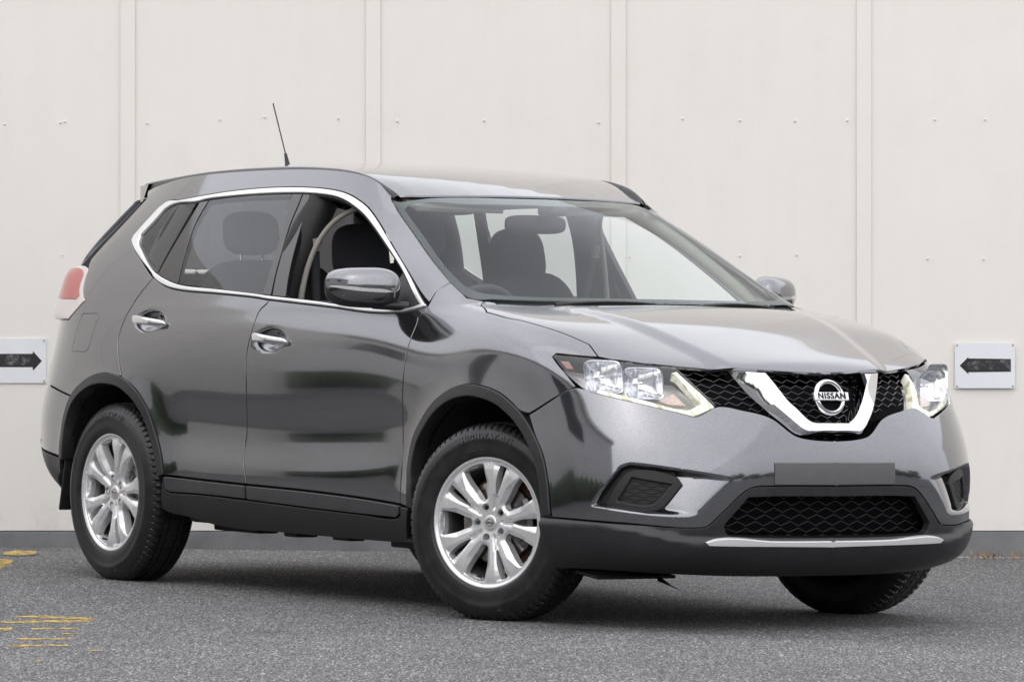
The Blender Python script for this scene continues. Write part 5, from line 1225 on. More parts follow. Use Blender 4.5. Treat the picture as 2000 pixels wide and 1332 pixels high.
# ================================================================= interior
def blob(bm, c, s, e=(.5, .5), rot=None, n=28, m=18, taper=0):
    """superellipsoid cushion: c centre, s half sizes"""
    f = lambda v, k: math.copysign(abs(v)**k, v); rows = []
    for i in range(m+1):
        b = -math.pi/2+math.pi*i/m; r = []
        for j in range(n):
            a = 2*math.pi*j/n; z = f(math.sin(b), e[1]); k = 1-taper*(z*.5+.5); p = Vector((f(math.cos(a), e[0])*f(math.cos(b), e[1])*s[0], f(math.sin(a), e[0])*f(math.cos(b), e[1])*s[1]*k, z*s[2]))
            if rot is not None: p = rot @ p
            r.append(bm.verts.new(p+Vector(c)))
        rows.append(r)
    for i in range(m):
        for j in range(n): bm.faces.new((rows[i][j], rows[i][(j+1) % n], rows[i+1][(j+1) % n], rows[i+1][j]))
    bmesh.ops.remove_doubles(bm, verts=bm.verts, dist=1e-5)
def front_seat(y):
    e = empty('front_seat', (0, 0, 0)); e.parent = car; rt = Matrix.Rotation(R_(-17), 3, 'Y')
    bm = bmesh.new(); blob(bm, (1.20, y, .92), (.075, .26, .36), (.45, .55), rt, taper=.22)
    for s in (-1, 1): blob(bm, (1.235, y+s*.205, .86), (.085, .055, .27), (.7, .7), rt)
    bm_obj('backrest', bm, M['seat'], e, sharp=80)
    bm = bmesh.new(); blob(bm, (1.48, y, .60), (.27, .26, .085), (.4, .5), Matrix.Rotation(R_(-6), 3, 'Y')); bm_obj('seat_cushion', bm, M['seat'], e, sharp=80)
    bm = bmesh.new(); blob(bm, (1.035, y, 1.330), (.055, .132, .112), (.75, .62), Matrix.Rotation(R_(-10), 3, 'Y'), taper=.12); bm_obj('headrest', bm, M['seat'], e, sharp=80)
    for s in (-1, 1): bm = bmesh.new(); add_tube(bm, [(1.045, y+s*.062, 1.25), (1.085, y+s*.062, 1.14)], .0065, 10); bm_obj('headrest_post', bm, M['chrome'], e)
for y in (-.37, .37): front_seat(y)
rs = empty('rear_seat', (0, 0, 0)); rs.parent = car; bm = bmesh.new(); rt = Matrix.Rotation(R_(-20), 3, 'Y')
for y in (-.34, .34): blob(bm, (.36, y, .98), (.075, .33, .33), (.4, .5), rt)
bm_obj('backrest', bm, M['seat'], rs, sharp=80)
bm = bmesh.new(); blob(bm, (.62, 0, .66), (.28, .64, .09), (.35, .5)); bm_obj('seat_cushion', bm, M['seat'], rs, sharp=80)
for y in (-.40, .40):
    bm = bmesh.new(); blob(bm, (.25, y, 1.405), (.055, .125, .088), (.75, .62), Matrix.Rotation(R_(-10), 3, 'Y')); bm_obj('headrest', bm, M['seat'], rs, sharp=80)
    for s in (-1, 1): bm = bmesh.new(); add_tube(bm, [(.255, y+s*.05, 1.33), (.275, y+s*.05, 1.25)], .006, 8); bm_obj('headrest_post', bm, M['chrome'], rs)
# dashboard: loft over stations across the car
bm = bmesh.new(); prof = [(2.50, 1.075), (2.38, 1.105), (2.20, 1.112), (2.08, 1.085), (2.00, 1.03), (1.97, .94), (2.02, .80), (2.10, .62)]
ys = np.linspace(-.74, .74, 31); rows = []
for y in ys:
    hood_ = .038*math.exp(-((y+.37)/.17)**2); r = []
    for k, (x, z) in enumerate(prof): r.append(bm.verts.new((x-(.30*abs(y)**2.2 if k < 3 else .05*abs(y)), y, z+(hood_ if k in (2, 3) else hood_*.6 if k == 4 else 0)-.03*abs(y)**2)))
    rows.append(r)
for i in range(len(ys)-1):
    for k in range(len(prof)-1): bm.faces.new((rows[i][k], rows[i+1][k], rows[i+1][k+1], rows[i][k+1]))
bm_obj('dashboard', bm, M['trim_dark'], car, sharp=40)
# steering wheel
sw = empty('steering_wheel', (0, 0, 0)); sw.parent = car; Mx = frame_at((1.86, -.37, 1.03), (-.92, 0, .40), (0, 0, 1)); bm = bmesh.new()
add_tube(bm, [tuple(Mx @ Vector((.185*math.cos(t), .185*math.sin(t), 0))) for t in np.linspace(0, 2*math.pi, 49)], .0155, 12, cap=False); bm_obj('steering_rim', bm, M['trim_dark'], sw, sharp=80)
bm = bmesh.new()
for a in (0, 180, 270): add_tube(bm, [tuple(Mx @ Vector((0, 0, -.03))), tuple(Mx @ Vector((.18*math.cos(R_(a)), .18*math.sin(R_(a)), 0)))], [.03, .014], 10)
bmesh.ops.create_uvsphere(bm, u_segments=20, v_segments=10, radius=.065, matrix=Mx @ Matrix.Diagonal((1, .9, .45, 1))); bm_obj('steering_hub', bm, M['trim_dark'], sw, sharp=80)
# interior mirror and its stalk, sun visors, headliner
im = empty('interior_mirror', (0, 0, 0)); im.parent = car
bm = bmesh.new(); blob(bm, (1.715, -.005, 1.447), (.022, .125, .036), (.5, .55), Matrix.Rotation(R_(-12), 3, 'Z')); bm_obj('mirror_housing', bm, M['black'], im, sharp=80)
bm = bmesh.new(); add_tube(bm, [(1.74, 0, 1.46), (1.79, 0, 1.505), (1.81, 0, 1.515)], [.010, .012, .022], 10); blob(bm, (1.80, .02, 1.500), (.06, .045, .022)); bm_obj('mirror_stalk', bm, M['black'], im, sharp=80)
V = []; F = []; nx, ny = 30, 16
for i in range(nx+1):
    for j in range(ny+1):
        y = -.60+1.2*j/ny; xf = min(1.72, float(r16(min(.6, abs(y))))-.03); x = -.35+(xf+.35)*i/nx; V.append((x, y, float(roof_z(np.array([x]), np.array([y]))[0])-.045-.02*abs(y/.6)**3))
for i in range(nx):
    for j in range(ny): a = i*(ny+1)+j; F.append((a, a+1, a+ny+2, a+ny+1))
mesh_obj('headliner', V, F, M['headliner'], car, sharp=60)
for s in (-1, 1):
    bm = bmesh.new(); add_box(bm, (1.615, s*.33, 1.520), (.15, .40, .018), rot=Matrix.Rotation(R_(22), 3, 'Y'), bev=.007); bm_obj('sun_visor', bm, M['trim_light'], car)
# inner pillars: A, B, C and door cards' upper edge
def pillar(name, pts, rads, mat, fl=(.6, 1)):
    A = np.array(pts, float); q = np.linspace(0, len(A)-1, (len(A)-1)*5+1); pts = curve(A, q); rads = np.interp(q, range(len(A)), rads)
    for s in (-1, 1):
        bm = bmesh.new(); add_tube(bm, [(p[0], s*p[1], p[2]) for p in pts], rads, 12); bm_obj(name, bm, mat, car, sharp=70)
pillar('b_pillar_cover', [(1.06, .745, .60), (1.06, .745, 1.05), (1.085, .71, 1.25), (1.115, .655, 1.42), (1.13, .60, 1.53)], [.09, .080, .072, .065, .06], M['rubber'])
pillar('a_pillar_trim', [(2.28, .70, 1.10), (2.10, .665, 1.22), (1.90, .635, 1.335), (1.70, .60, 1.44), (1.52, .555, 1.52)], [.030, .030, .030, .030, .030], M['trim_light'])
pillar('b_pillar_trim', [(1.165, .725, .60), (1.165, .725, 1.10), (1.175, .705, 1.24), (1.20, .670, 1.36), (1.25, .62, 1.45), (1.36, .555, 1.51)], [.016, .013, .011, .010, .010, .010], M['trim_light'])
pillar('b_pillar_trim', [(.02, .70, .9), (.03, .70, 1.2), (.08, .645, 1.40), (.12, .58, 1.53)], [.07, .07, .065, .06], M['trim_dark'])
pillar('rear_pillar_trim', [(-.52, .60, 1.05), (-.46, .60, 1.25), (-.36, .55, 1.42), (-.28, .50, 1.52)], [.09, .08, .07, .07], M['trim_light'])
pillar('seat_belt', [(1.16, .66, 1.36), (1.13, .63, 1.15), (1.12, .58, .80)], [.020, .020, .020], M['trim_dark'])
pillar('belt_anchor', [(1.17, .66, 1.38), (1.17, .655, 1.355), (1.17, .655, 1.33)], [.018, .018, .018], M['trim_light'])
pillar('window_ledge', [(2.20, .785, 1.098), (1.7, .795, 1.105), (1.0, .80, 1.115), (.2, .79, 1.125), (-.3, .76, 1.14)], [.030]*5, M['trim_dark'])
bm = bmesh.new(); add_box(bm, (-.10, 0, 1.02), (.55, 1.30, .02), bev=.006); add_box(bm, (-.46, 0, .9), (.05, 1.2, .6)); bm_obj('parcel_shelf', bm, M['trim_dark'], car)
bm = bmesh.new(); add_box(bm, (.95, 0, .36), (2.3, 1.45, .03)); add_box(bm, (2.32, 0, .72), (.05, 1.45, .72)); bm_obj('cabin_floor', bm, M['trim_dark'], car)
# ---- wipers
def wiper(x0, y0, x1, y1):
    e = empty('wiper', (0, 0, 0)); e.parent = car; 
    def on(x, y, up):
        up -= .015
        h = BVH.ray_cast(Vector((x, abs(y), 3)), Vector((0, 0, -1))); return (x, y, h[0][2]+up)
    k = np.linspace(0, 1, 9); bm = bmesh.new(); add_tube(bm, [on(x0+(x1-x0)*t, y0+(y1-y0)*t, .018+.010*math.sin(math.pi*t)) for t in k], [.009, .008, .007, .006, .005, .005, .005, .004, .004], 8); bm_obj('wiper_arm', bm, M['black'], e, sharp=70)
    bm = bmesh.new(); k = np.linspace(.30, 1.32, 9); add_tube(bm, [on(x0+(x1-x0)*t-.012, y0+(y1-y0)*t, .007) for t in k], .0048, 8); bm_obj('wiper_blade', bm, M['rubber'], e, sharp=70)
wiper(2.59, -.50, 2.640, -.02); wiper(2.655, .10, 2.56, .52)
# ---- splash guard hanging below the front bumper
bm = bmesh.new(); add_box(bm, (3.06, -.52, .185), (.22, .34, .012), rot=Matrix.Rotation(R_(6), 3, 'Y'), bev=.003); V0 = [(3.20, -.46, .185), (3.27, -.50, .165), (3.30, -.47, .150), (3.345, -.46, .138), (3.33, -.44, .135), (3.27, -.44, .150), (3.20, -.42, .165)]
vs = [bm.verts.new(v) for v in V0]; bm.faces.new(vs); bm_obj('splash_guard', bm, M['rubber'], car)
bm = bmesh.new(); add_box(bm, (2.95, 0, .21), (.7, 1.1, .02), bev=.004); bm_obj('splash_guard', bm, M['rubber'], car)
# ================================================================= the place
E1 = _r.copy(); E2 = _u.copy(); FW = _f.copy()          # the wall stands square to the line of sight; its base leans with the sloping yard
WALL_D = 24.4
WO = CAM_POS + FW*WALL_D                                   # wall point straight ahead of the photographer
def wp(a, b, out=0.0): return WO + E1*a + E2*b - FW*out    # a: metres to the right, b: metres up, out: metres off the wall face
def wall_bm(bm, a0, a1, b0, b1, o0, o1, bev=0):
    vs = []
    for o in (o0, o1):
        for (a, b) in ((a0, b0), (a1, b0), (a1, b1), (a0, b1)): vs.append(bm.verts.new(tuple(wp(a, b, o))))
    q = [(0, 3, 2, 1), (4, 5, 6, 7), (0, 1, 5, 4), (1, 2, 6, 5), (2, 3, 7, 6), (3, 0, 4, 7)]
    fs = [bm.faces.new([vs[i] for i in f]) for f in q]
    if bev: bmesh.ops.bevel(bm, geom=list({e for f in fs for e in f.edges}), offset=bev, segments=2, profile=.5, affect='EDGES')
# --- materials
def wall_paint():
    m, nt, b = newmat('cream_wall_paint'); v = objcoord(nt)
    n1 = noise(nt, v, .7, 5, .6); n2 = noise(nt, v, 7, 6, .65); 
    st = objcoord(nt, (5, 5, .35)); n3 = noise(nt, st, 2.2, 4, .6)
    base_c = ramp(nt, n1, [(.25, (.812, .785, .738)), (.75, (.848, .822, .776))])
    mx = node(nt, 'ShaderNodeMixRGB', blend_type='MULTIPLY'); nt.links.new(base_c, mx.inputs[1]); mx.inputs[0].default_value = 1
    nt.links.new(ramp(nt, n3, [(.30, (.985, .983, .98)), (.55, (1, 1, 1))]), mx.inputs[2])
    mx2 = node(nt, 'ShaderNodeMixRGB', blend_type='MULTIPLY'); nt.links.new(mx.outputs[0], mx2.inputs[1]); mx2.inputs[0].default_value = 1
    nt.links.new(ramp(nt, n2, [(.28, (.98, .978, .972)), (.5, (1, 1, 1))]), mx2.inputs[2])
    # small specks of dirt
    vo = node(nt, 'ShaderNodeTexVoronoi'); nt.links.new(v, vo.inputs['Vector']); vo.inputs['Scale'].default_value = 5.5
    sp = node(nt, 'ShaderNodeMath', operation='LESS_THAN'); nt.links.new(vo.outputs['Distance'], sp.inputs[0]); sp.inputs[1].default_value = .028
    sep = node(nt, 'ShaderNodeSeparateColor'); nt.links.new(vo.outputs['Color'], sep.inputs[0])
    g = node(nt, 'ShaderNodeMath', operation='GREATER_THAN'); nt.links.new(sep.outputs[0], g.inputs[0]); g.inputs[1].default_value = .80
    mm = node(nt, 'ShaderNodeMath', operation='MULTIPLY'); nt.links.new(sp.outputs[0], mm.inputs[0]); nt.links.new(g.outputs[0], mm.inputs[1])
    mx3 = node(nt, 'ShaderNodeMixRGB'); nt.links.new(mm.outputs[0], mx3.inputs[0]); nt.links.new(mx2.outputs[0], mx3.inputs[1]); mx3.inputs[2].default_value = (.55, .52, .47, 1)
    # splashed dirt close to the foot of the wall
    sz = node(nt, 'ShaderNodeSeparateXYZ'); nt.links.new(v, sz.inputs[0]); low = maprange(nt, sz.outputs[2], -.02, .22, .55, 0)
    dn = maprange(nt, noise(nt, v, 9, 6, .75), .46, .72, 0, 1); dm = node(nt, 'ShaderNodeMath', operation='MULTIPLY'); nt.links.new(low, dm.inputs[0]); nt.links.new(dn, dm.inputs[1])
    mx5 = node(nt, 'ShaderNodeMixRGB'); nt.links.new(dm.outputs[0], mx5.inputs[0]); nt.links.new(mx3.outputs[0], mx5.inputs[1]); mx5.inputs[2].default_value = (.50, .43, .34, 1)
    nt.links.new(mx5.outputs[0], b.inputs['Base Color']); setp_(b, Roughness=.55)
    bump(nt, b, noise(nt, v, 2.0, 3), .35, .010)
    return m
M['wall'] = wall_paint()
M['plinth'] = simple('grey_painted_concrete', (.155, .158, .162), .7, var=.22, vscale=6, bumps=.002, bscale=60)
def asphalt():
    m, nt, b = newmat('asphalt'); v = objcoord(nt)
    # chips stand up out of the surface, so seen at this low angle they hide one another: stretch the grain along the yard
    rt = node(nt, 'ShaderNodeVectorRotate', rotation_type='Z_AXIS'); nt.links.new(v, rt.inputs['Vector']); rt.inputs['Angle'].default_value = -(math.atan2(_f[1], _f[0]))
    ms = node(nt, 'ShaderNodeMapping'); nt.links.new(rt.outputs[0], ms.inputs[0]); ms.inputs['Scale'].default_value = (.17, 1, 1); vg = ms.outputs[0]
    big = noise(nt, v, .35, 5, .6); mid = noise(nt, v, 4, 6, .7)
    vo = node(nt, 'ShaderNodeTexVoronoi'); nt.links.new(vg, vo.inputs['Vector']); vo.inputs['Scale'].default_value = 210; 
    sep = node(nt, 'ShaderNodeSeparateColor'); nt.links.new(vo.outputs['Color'], sep.inputs[0])
    stone = ramp(nt, sep.outputs[0], [(0, (.036, .036, .037)), (.45, (.098, .099, .100)), (.8, (.165, .165, .167)), (.97, (.25, .25, .248)), (1, (.42, .41, .40))])
    fine = noise(nt, vg, 60, 5, .8)
    mx = node(nt, 'ShaderNodeMixRGB', blend_type='MULTIPLY'); mx.inputs[0].default_value = 1; nt.links.new(stone, mx.inputs[1])
    nt.links.new(ramp(nt, fine, [(.30, (.62, .62, .62)), (.62, (1.18, 1.18, 1.18))]), mx.inputs[2])
    mx2 = node(nt, 'ShaderNodeMixRGB', blend_type='MULTIPLY'); mx2.inputs[0].default_value = 1; nt.links.new(mx.outputs[0], mx2.inputs[1])
    nt.links.new(ramp(nt, big, [(.3, (.95, .95, .97)), (.7, (1.28, 1.28, 1.27))]), mx2.inputs[2])
    mx4 = node(nt, 'ShaderNodeMixRGB', blend_type='MULTIPLY'); mx4.inputs[0].default_value = 1; nt.links.new(mx2.outputs[0], mx4.inputs[1])
    nt.links.new(ramp(nt, mid, [(.3, (.86, .86, .87)), (.7, (1.12, 1.12, 1.12))]), mx4.inputs[2])
    nd = noise(nt, v, 1.1, 4, .6); ad = node(nt, 'ShaderNodeVectorMath', operation='SCALE'); nt.links.new(v, ad.inputs[0]); ad.inputs['Scale'].default_value = 1
    wv = node(nt, 'ShaderNodeVectorMath', operation='ADD'); nt.links.new(ad.outputs[0], wv.inputs[0]); cb = node(nt, 'ShaderNodeCombineXYZ'); nt.links.new(nd, cb.inputs[0]); nt.links.new(mid, cb.inputs[1]); nt.links.new(cb.outputs[0], wv.inputs[1])
    cr = node(nt, 'ShaderNodeTexVoronoi', feature='DISTANCE_TO_EDGE'); nt.links.new(wv.outputs[0], cr.inputs['Vector']); cr.inputs['Scale'].default_value = .42
    crack = ramp(nt, cr.outputs['Distance'], [(.0, (.45, .45, .45)), (.0035, (.75, .75, .75)), (.006, (1, 1, 1))])
    stain = ramp(nt, noise(nt, v, .9, 3, .5), [(.60, (1, 1, 1)), (.74, (.72, .71, .70))])
    patch = ramp(nt, noise(nt, v, .16, 2, .3), [(.46, (.80, .80, .81)), (.475, (1, 1, 1))])
    last = mx4.outputs[0]
    for c_ in (crack, stain, patch):
        mm_ = node(nt, 'ShaderNodeMixRGB', blend_type='MULTIPLY'); mm_.inputs[0].default_value = .8; nt.links.new(last, mm_.inputs[1]); nt.links.new(c_, mm_.inputs[2]); last = mm_.outputs[0]
    nt.links.new(last, b.inputs['Base Color']); setp_(b, Roughness=.85)
    bump(nt, b, sep.outputs[1], .55, .006)
    return m
M['asphalt'] = asphalt()
# --- ground: one sheet to the horizon, finer near the wall where the yard falls away a little to the right
bm = bmesh.new()
xs = np.concatenate([np.linspace(-260, -16, 8), np.linspace(-14, 22, 73), np.linspace(26, 260, 8)]); ds = np.concatenate([np.linspace(-200, -5, 8), np.linspace(-1, 28, 59), np.linspace(32, 240, 8)])
c0 = np.array([CAM_POS[0], CAM_POS[1]]); f2 = FW[:2]/np.linalg.norm(FW[:2]); r2_ = np.array([f2[1], -f2[0]])
gv = [[None]*len(xs) for _ in ds]
for i, d in enumerate(ds):
    for j, a in enumerate(np.concatenate([np.linspace(-260, -16, 8), np.linspace(-14, 14, 73), np.linspace(18, 260, 8)])):
        p = c0 + f2*d + r2_*a; t = float(s01(22.8, 24.2, np.array([d]))[0])
        dz = t*np.clip(.0155*a/2.36, -.05, .05)*1.25 - 0.004*t
        gv[i][j] = bm.verts.new((p[0], p[1], dz))
for i in range(len(ds)-1):
    for j in range(len(xs)-1): bm.faces.new((gv[i][j], gv[i][j+1], gv[i+1][j+1], gv[i+1][j]))
g = bm_obj('ground', bm, M['asphalt'], None); g['kind'] = 'structure'
# --- the panelled wall
SEAM = [-1.771-1.131*k for k in range(8)][::-1] + [-1.771+1.131*k for k in range(1, 12)]
BASE, TOP = -.873, 2.45
wall = empty('panel_wall', tuple(wp(0, -1.0)), label='tall cream panelled building wall with vertical joint strips and screw heads, standing behind the car', cat='wall')
A0, A1 = -10.0, 11.0
edges_ = [A0] + [s for s in SEAM if A0 < s < A1] + [A1]
for k in range(len(edges_)-1):
    bm = bmesh.new(); a, b_ = edges_[k]+.0015, edges_[k+1]-.0015
    nx = 10; nz = 14; grid = []
    wob = lambda a_, b2: .0035*math.sin(a_*1.9+b2*.8)+.0025*math.sin(b2*2.3+k)
    for i in range(nz+1):
        row = []
        for j in range(nx+1):
            aa = a+(b_-a)*j/nx; bb = BASE+(TOP-BASE)*i/nz; row.append(bm.verts.new(tuple(wp(aa, bb, wob(aa, bb)*math.sin(math.pi*j/nx)))))
        grid.append(row)
    for i in range(nz):
        for j in range(nx): bm.faces.new((grid[i][j], grid[i][j+1], grid[i+1][j+1], grid[i+1][j]))
    # returned bottom edge
    bo = [bm.verts.new(tuple(wp(a+(b_-a)*j/nx, BASE, -.05))) for j in range(nx+1)]
    for j in range(nx): bm.faces.new((bo[j], bo[j+1], grid[0][j+1], grid[0][j]))
    o = bm_obj('wall_panel', bm, M['wall'], None); o.parent = wall; o.matrix_parent_inverse = wall.matrix_world.inverted() if False else Matrix.Translation(-Vector(wall.location))
def under(o, p):
    o.parent = p; o.matrix_parent_inverse = Matrix.Translation(-Vector(p.location)); return o
for s in [s for s in SEAM if A0 < s < A1]:
    bm = bmesh.new(); wall_bm(bm, s-.034, s+.034, BASE+.002, TOP, .0035, .016, .002); under(bm_obj('joint_strip', bm, M['wall'], sharp=15), wall)
# screw heads in rows, irregularly missing as in the photo
M['screw'] = simple('painted_screw_head', (.74, .725, .69), .5)
def screw(bm, a, b, r=.0055):
    m = Matrix([[E1[i], E2[i], -FW[i], wp(a, b, .004)[i]] for i in range(3)] + [[0, 0, 0, 1]])
    bmesh.ops.create_uvsphere(bm, u_segments=10, v_segments=6, radius=r, matrix=m @ Matrix.Diagonal((1, 1, .55, 1)))
px = lambda x: (x-1000)/423.6
py = lambda y: (666-y)/423.6
sc = [(10, 243), (118, 240), (127, 238), (288, 241), (430, 234), (517, 229), (661, 232), (776, 237), (946, 236), (1169, 240), (1333, 233), (1445, 236), (1553, 237), (1655, 236), (1826, 234), (1924, 234), (240, 352), (122, 499), (1445, 500), (1556, 498), (1230, 502), (1812, 505), (1921, 506), (727, 240), (1207, 238), (1686, 238), (246, 240)]
for (x, y) in sc:
    bm = bmesh.new(); screw(bm, px(x), py(y)); under(bm_obj('screw_head', bm, M['screw']), wall)
# plinth
o = empty('plinth', tuple(wp(0, -1.0)))
pe = [-10, -3.6, -1.62, .42, 2.6, 5.0, 11]
for k in range(len(pe)-1):
    bm = bmesh.new(); wall_bm(bm, pe[k]+.003, pe[k+1]-.003, -1.55, BASE-.004, -.30, .012, .004); under(bm_obj('plinth_block', bm, M['plinth']), o)
o['label'] = 'low grey painted concrete plinth running along the foot of the cream wall'; o['category'] = 'plinth'
# thick body of the building behind the wall face
bm = bmesh.new(); wall_bm(bm, -10, 11, -1.4, TOP+.25, -5.0, -.055)
o = under(bm_obj('wall_core', bm, M['wall']), wall)
# --- arrow signs
M['sheet'] = simple('white_plastic_sheet', (.80, .82, .86), .35, var=.02, vscale=8)
def sign(x0, x1, y0, y1, arrow, cracks, label, tilt=0):
    a0, a1, b0, b1 = px(x0), px(x1), py(y1), py(y0); cx, cy = (a0+a1)/2, (b0+b1)/2
    root = empty('arrow_sign', tuple(wp(cx, cy, .004)), label=label, cat='sign')
    def T(a, b):
        c, s = math.cos(tilt), math.sin(tilt); return (cx+(a-cx)*c-(b-cy)*s, cy+(a-cx)*s+(b-cy)*c)
    def poly(bm, pts, o0, o1):
        lo = [bm.verts.new(tuple(wp(*T(px(x), py(y)), o0))) for x, y in pts]; hi = [bm.verts.new(tuple(wp(*T(px(x), py(y)), o1))) for x, y in pts]
        n = len(pts); bm.faces.new(hi); bm.faces.new(lo[::-1])
        for i in range(n): bm.faces.new((lo[i], lo[(i+1) % n], hi[(i+1) % n], hi[i]))
    bm = bmesh.new(); poly(bm, [(x0, y1), (x1, y1), (x1, y0), (x0, y0)], .0065, .0105)
    under(bm_obj('sheet', bm, M['sheet']), root)
    bm = bmesh.new(); poly(bm, arrow, .0107, .0111); under(bm_obj('arrow', bm, M['ink']), root)
    bm = bmesh.new()
    for c in cracks: poly(bm, c, .0113, .0115)
    under(bm_obj('arrow_fill', bm, M['ink_worn']), root)
    for (x, y) in ((x0+4, y0+4), (x1-4, y0+4), (x0+4, y1-4), (x1-4, y1-4)):
        bm = bmesh.new(); screw(bm, *T(px(x), py(y)), r=.004)
        for v in bm.verts: v.co -= Vector(tuple(FW*.009))
        under(bm_obj('fixing_screw', bm, M['steel']), root)
    return root
sign(-27, 90.5, 661, 748, [(-14, 691), (64, 691), (65, 686), (82, 705), (65, 724), (64, 717), (-14, 717)], [[(-14, 693), (60, 692.5), (63, 700), (66, 706), (60, 713), (-14, 714)]],
     'white sign with a worn black arrow pointing right, left of the car', 0)
sign(1865, 1982, 670, 758, [(1874, 714), (1891, 697), (1891, 700), (1974, 701), (1974, 726), (1891, 727), (1891, 731)], [[(1884, 714), (1893, 706), (1906, 704), (1973, 703), (1973, 723), (1900, 722), (1891, 719)]],
     'white sign with a worn black arrow pointing left, right of the car', 0)
# --- faded yellow paint on the asphalt
def ypaint():
    m, nt, b = newmat('worn_yellow_paint'); v = objcoord(nt)
    nt.links.new(ramp(nt, noise(nt, v, 40, 5, .7), [(.3, (.42, .28, .06)), (.7, (.72, .50, .12))]), b.inputs['Base Color']); setp_(b, Roughness=.8)
    a = ramp(nt, noise(nt, objcoord(nt), 22, 6, .75), [(.46, (0, 0, 0)), (.52, (1, 1, 1))])
    nt.links.new(a, b.inputs['Alpha']); return m
M['yellow'] = ypaint()
def ground_pt(x, y, z=0.0016):
    d = FW + _r*(x-1000)/10335.697 - _u*(y-666)/10335.697; t = (z-CAM_POS[2])/d[2]; return CAM_POS + d*t
bm = bmesh.new()
strokes = [[(30, 1203), (66, 1201.5), (190, 1206), (184, 1209), (60, 1206), (30, 1206)], [(0, 1213), (100, 1210.5), (186, 1208), (176, 1213), (130, 1215), (60, 1215.5), (0, 1216)],
  [(0, 1225), (22, 1224), (22, 1230), (6, 1231), (0, 1228)], [(60, 1225.5), (120, 1225), (156, 1226), (150, 1228), (60, 1228.5)], [(36, 1223), (42, 1222.5), (42, 1224), (36, 1224)], [(12, 1260), (36, 1258), (134, 1258), (134, 1261), (40, 1262), (16, 1262)],
  [(172, 1268), (196, 1268), (196, 1270), (174, 1270)], [(30, 1246), (46, 1245), (146, 1246), (142, 1248.5), (40, 1248)], [(66, 1289), (80, 1288), (80, 1291), (68, 1291)], [(120, 1236), (160, 1236.5), (155, 1238), (120, 1237.5)]]
for st in strokes:
    pts = []
    for i in range(len(st)):
        (x0, y0), (x1, y1) = st[i], st[(i+1) % len(st)]
        for k in range(6):
            t = k/6; pts.append((x0+(x1-x0)*t+random.uniform(-1.5, 1.5), y0+(y1-y0)*t+random.uniform(-.35, .35)))
    bm.faces.new([bm.verts.new(tuple(ground_pt(*p))) for p in pts])
bmesh.ops.triangulate(bm, faces=bm.faces)
o = bm_obj('road_marking', bm, M['yellow']); o['kind'] = 'structure'
bm = bmesh.new()
for st in [[(5, 1078), (35, 1074), (72, 1075), (70, 1081), (40, 1085), (8, 1083)], [(-30, 1092), (0, 1091), (26, 1093), (22, 1101), (0, 1110), (-30, 1114)], [(-60, 1078), (-10, 1079), (-10, 1084), (-60, 1085)]]:
    bm.faces.new([bm.verts.new(tuple(ground_pt(*p, .002))) for p in st])
bmesh.ops.triangulate(bm, faces=bm.faces)
o = bm_obj('road_marking', bm, M['yellow']); o['kind'] = 'structure'
# --- dry weeds and grit where the plinth meets the yard
M['weed'] = simple('dry_weed', (.30, .21, .11), .9, var=.5, vscale=30)
M['grit'] = simple('pale_grit', (.34, .31, .27), .95, var=.35, vscale=60)
def weeds(name, a0, a1, n, hmax, label):
    bm = bmesh.new()
    for _ in range(n):
        a = random.uniform(a0, a1); base_p = wp(a, 0, random.uniform(.02, .10)); base_p[2] = -.012+.0082*a*1.25; h = random.uniform(.2, 1)*hmax; L = random.uniform(-.05, .05); q = random.uniform(-.04, .04)
        top = base_p + E1*L*1.2 + np.array([0, 0, h]) - FW*q; w = random.uniform(.0015, .004); mid = (base_p+top)/2 + E1*L*.3
        v0 = bm.verts.new(tuple(base_p-E1*w)); v1 = bm.verts.new(tuple(base_p+E1*w)); v2 = bm.verts.new(tuple(mid+E1*w*.8)); v3 = bm.verts.new(tuple(mid-E1*w*.8)); v4 = bm.verts.new(tuple(top))
        bm.faces.new((v0, v1, v2, v3)); bm.faces.new((v3, v2, v4))
        for _k in range(2):
            c = base_p + (top-base_p)*random.uniform(.3, .95); s = random.uniform(.004, .011); dd = np.array([random.uniform(-1, 1) for _ in range(3)])*s
            bm.faces.new((bm.verts.new(tuple(c)), bm.verts.new(tuple(c+dd)), bm.verts.new(tuple(c+dd*.6+np.array([0, 0, s])))))
    o = bm_obj(name, bm, M['weed']); o['kind'] = 'stuff'; o['label'] = label; return o
weeds('dry_weeds', 2.16, 2.45, 42, .05, 'thin dry brown weeds at the foot of the grey plinth at far right')
weeds('dry_weeds', -2.25, -1.95, 24, .012, 'a few dry weeds along the foot of the plinth at far left')
bm = bmesh.new()
for _ in range(420):
    a = random.choice([random.uniform(1.9, 2.45), random.uniform(-2.4, -1.7), random.uniform(-1.5, 2.2)]); p = wp(a, 0, random.uniform(.015, .10)); p[2] = -.010+.0082*a*1.25
    r = random.uniform(.003, .011); bmesh.ops.create_icosphere(bm, subdivisions=1, radius=r, matrix=Matrix.Translation(Vector(p)) @ Matrix.Diagonal((1, 1, .6, 1)))
o = bm_obj('grit', bm, M['grit'], sharp=10); o['kind'] = 'stuff'; o['label'] = 'loose pale grit gathered along the foot of the plinth'
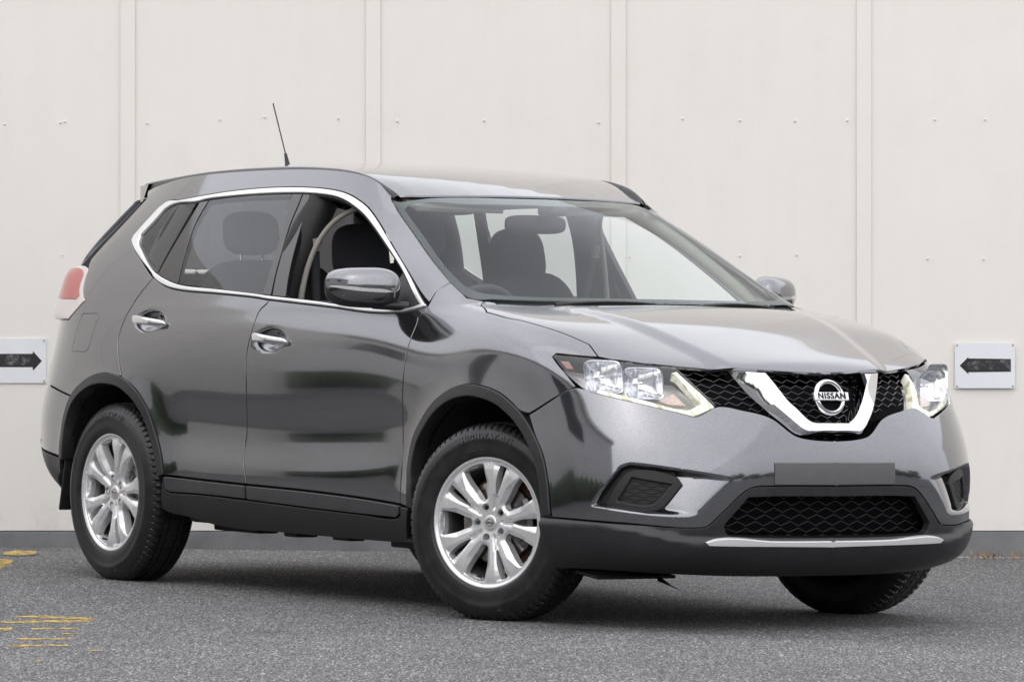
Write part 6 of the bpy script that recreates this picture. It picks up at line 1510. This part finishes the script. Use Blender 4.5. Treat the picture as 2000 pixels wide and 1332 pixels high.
# --- the rest of the yard, seen in the car's reflections
M['shed'] = simple('grey_cladding_sheet', (.74, .735, .72), .7, var=.06, vscale=.6)
M['shed_dark'] = simple('dark_opening', (.035, .037, .042), .4)
M['leaf'] = simple('dark_foliage', (.045, .070, .030), .8, var=.5, vscale=1.2)
def building(name, c, s, rz, label, nwin, wh):
    root = empty(name, c, rz, label=label, cat='building')
    bm = bmesh.new(); add_box(bm, (0, 0, s[2]/2), s); o = bm_obj('wall', bm, M['shed'], root)
    bm = bmesh.new(); add_box(bm, (0, 0, s[2]+.15), (s[0]+.6, s[1]+.6, .3)); bm_obj('roof', bm, M['shed'], root)
    for k in range(nwin):
        x = -s[0]/2+(k+.5)*s[0]/nwin
        for sgn in (-1, 1):
            bm = bmesh.new(); add_box(bm, (x, sgn*(s[1]/2+.03), wh[0]), (wh[1], .06, wh[2])); bm_obj('window', bm, M['shed_dark'], root)
    return root
building('warehouse', (-21.5, -15.5, 0), (56, 13, 5.0), 0, 'pale grey warehouse beside the yard on the driver side, outside the picture', 5, (3.6, 2.4, 1.2))
def hedge():
    bm = bmesh.new()
    for k in range(150):
        x = -49+55.5*k/150; bmesh.ops.create_icosphere(bm, subdivisions=2, radius=1, matrix=Matrix.Translation((x, -8.5+random.uniform(-.12, .12), .45)) @ Matrix.Diagonal((.36, .30, random.uniform(.42, .62), 1)))
    for v in bm.verts: v.co += Vector((random.uniform(-.06, .06), random.uniform(-.06, .06), random.uniform(-.06, .06)))
    o = bm_obj('hedge', bm, M['leaf'], sharp=5); o['kind'] = 'stuff'; o['label'] = 'low clipped hedge along the foot of the warehouse'
hedge()
def tree_belt():
    # a ring of trees round the yard, seen only mirrored in the paint and the glass
    bm = bmesh.new(); c = CAM_POS+FW*14
    for k in range(230):
        a = 2*math.pi*k/230+random.uniform(-.01, .01); R0 = random.uniform(74, 88); p = Vector((c[0]+R0*math.cos(a), c[1]+R0*math.sin(a), 0))
        if (np.array([p.x, p.y, 0])-WO)@FW > -6: continue
        h = random.uniform(3.2, 7.2)*(.6+.5*math.sin(a*5)**2); r = random.uniform(1.6, 3.0)
        for q in range(5):
            m = Matrix.Translation(p+Vector((random.uniform(-r, r), random.uniform(-r, r), h*random.uniform(.3, .85)))) @ Matrix.Diagonal((r*random.uniform(.5, .9), r*random.uniform(.5, .9), h*random.uniform(.18, .34), 1))
            v0 = bmesh.ops.create_icosphere(bm, subdivisions=2, radius=1, matrix=m)['verts']
            for v in v0: v.co += Vector((random.uniform(-.25, .25), random.uniform(-.25, .25), random.uniform(-.25, .25)))
    o = bm_obj('tree_belt', bm, M['leaf'], sharp=5); o['kind'] = 'stuff'; o['label'] = 'belt of dark trees far round the yard'
tree_belt()
building('workshop', (72, -30, 0), (16, 9, 4.2), R_(56), 'low grey workshop far behind the photographer', 5, (1.6, 1.6, 1.6))
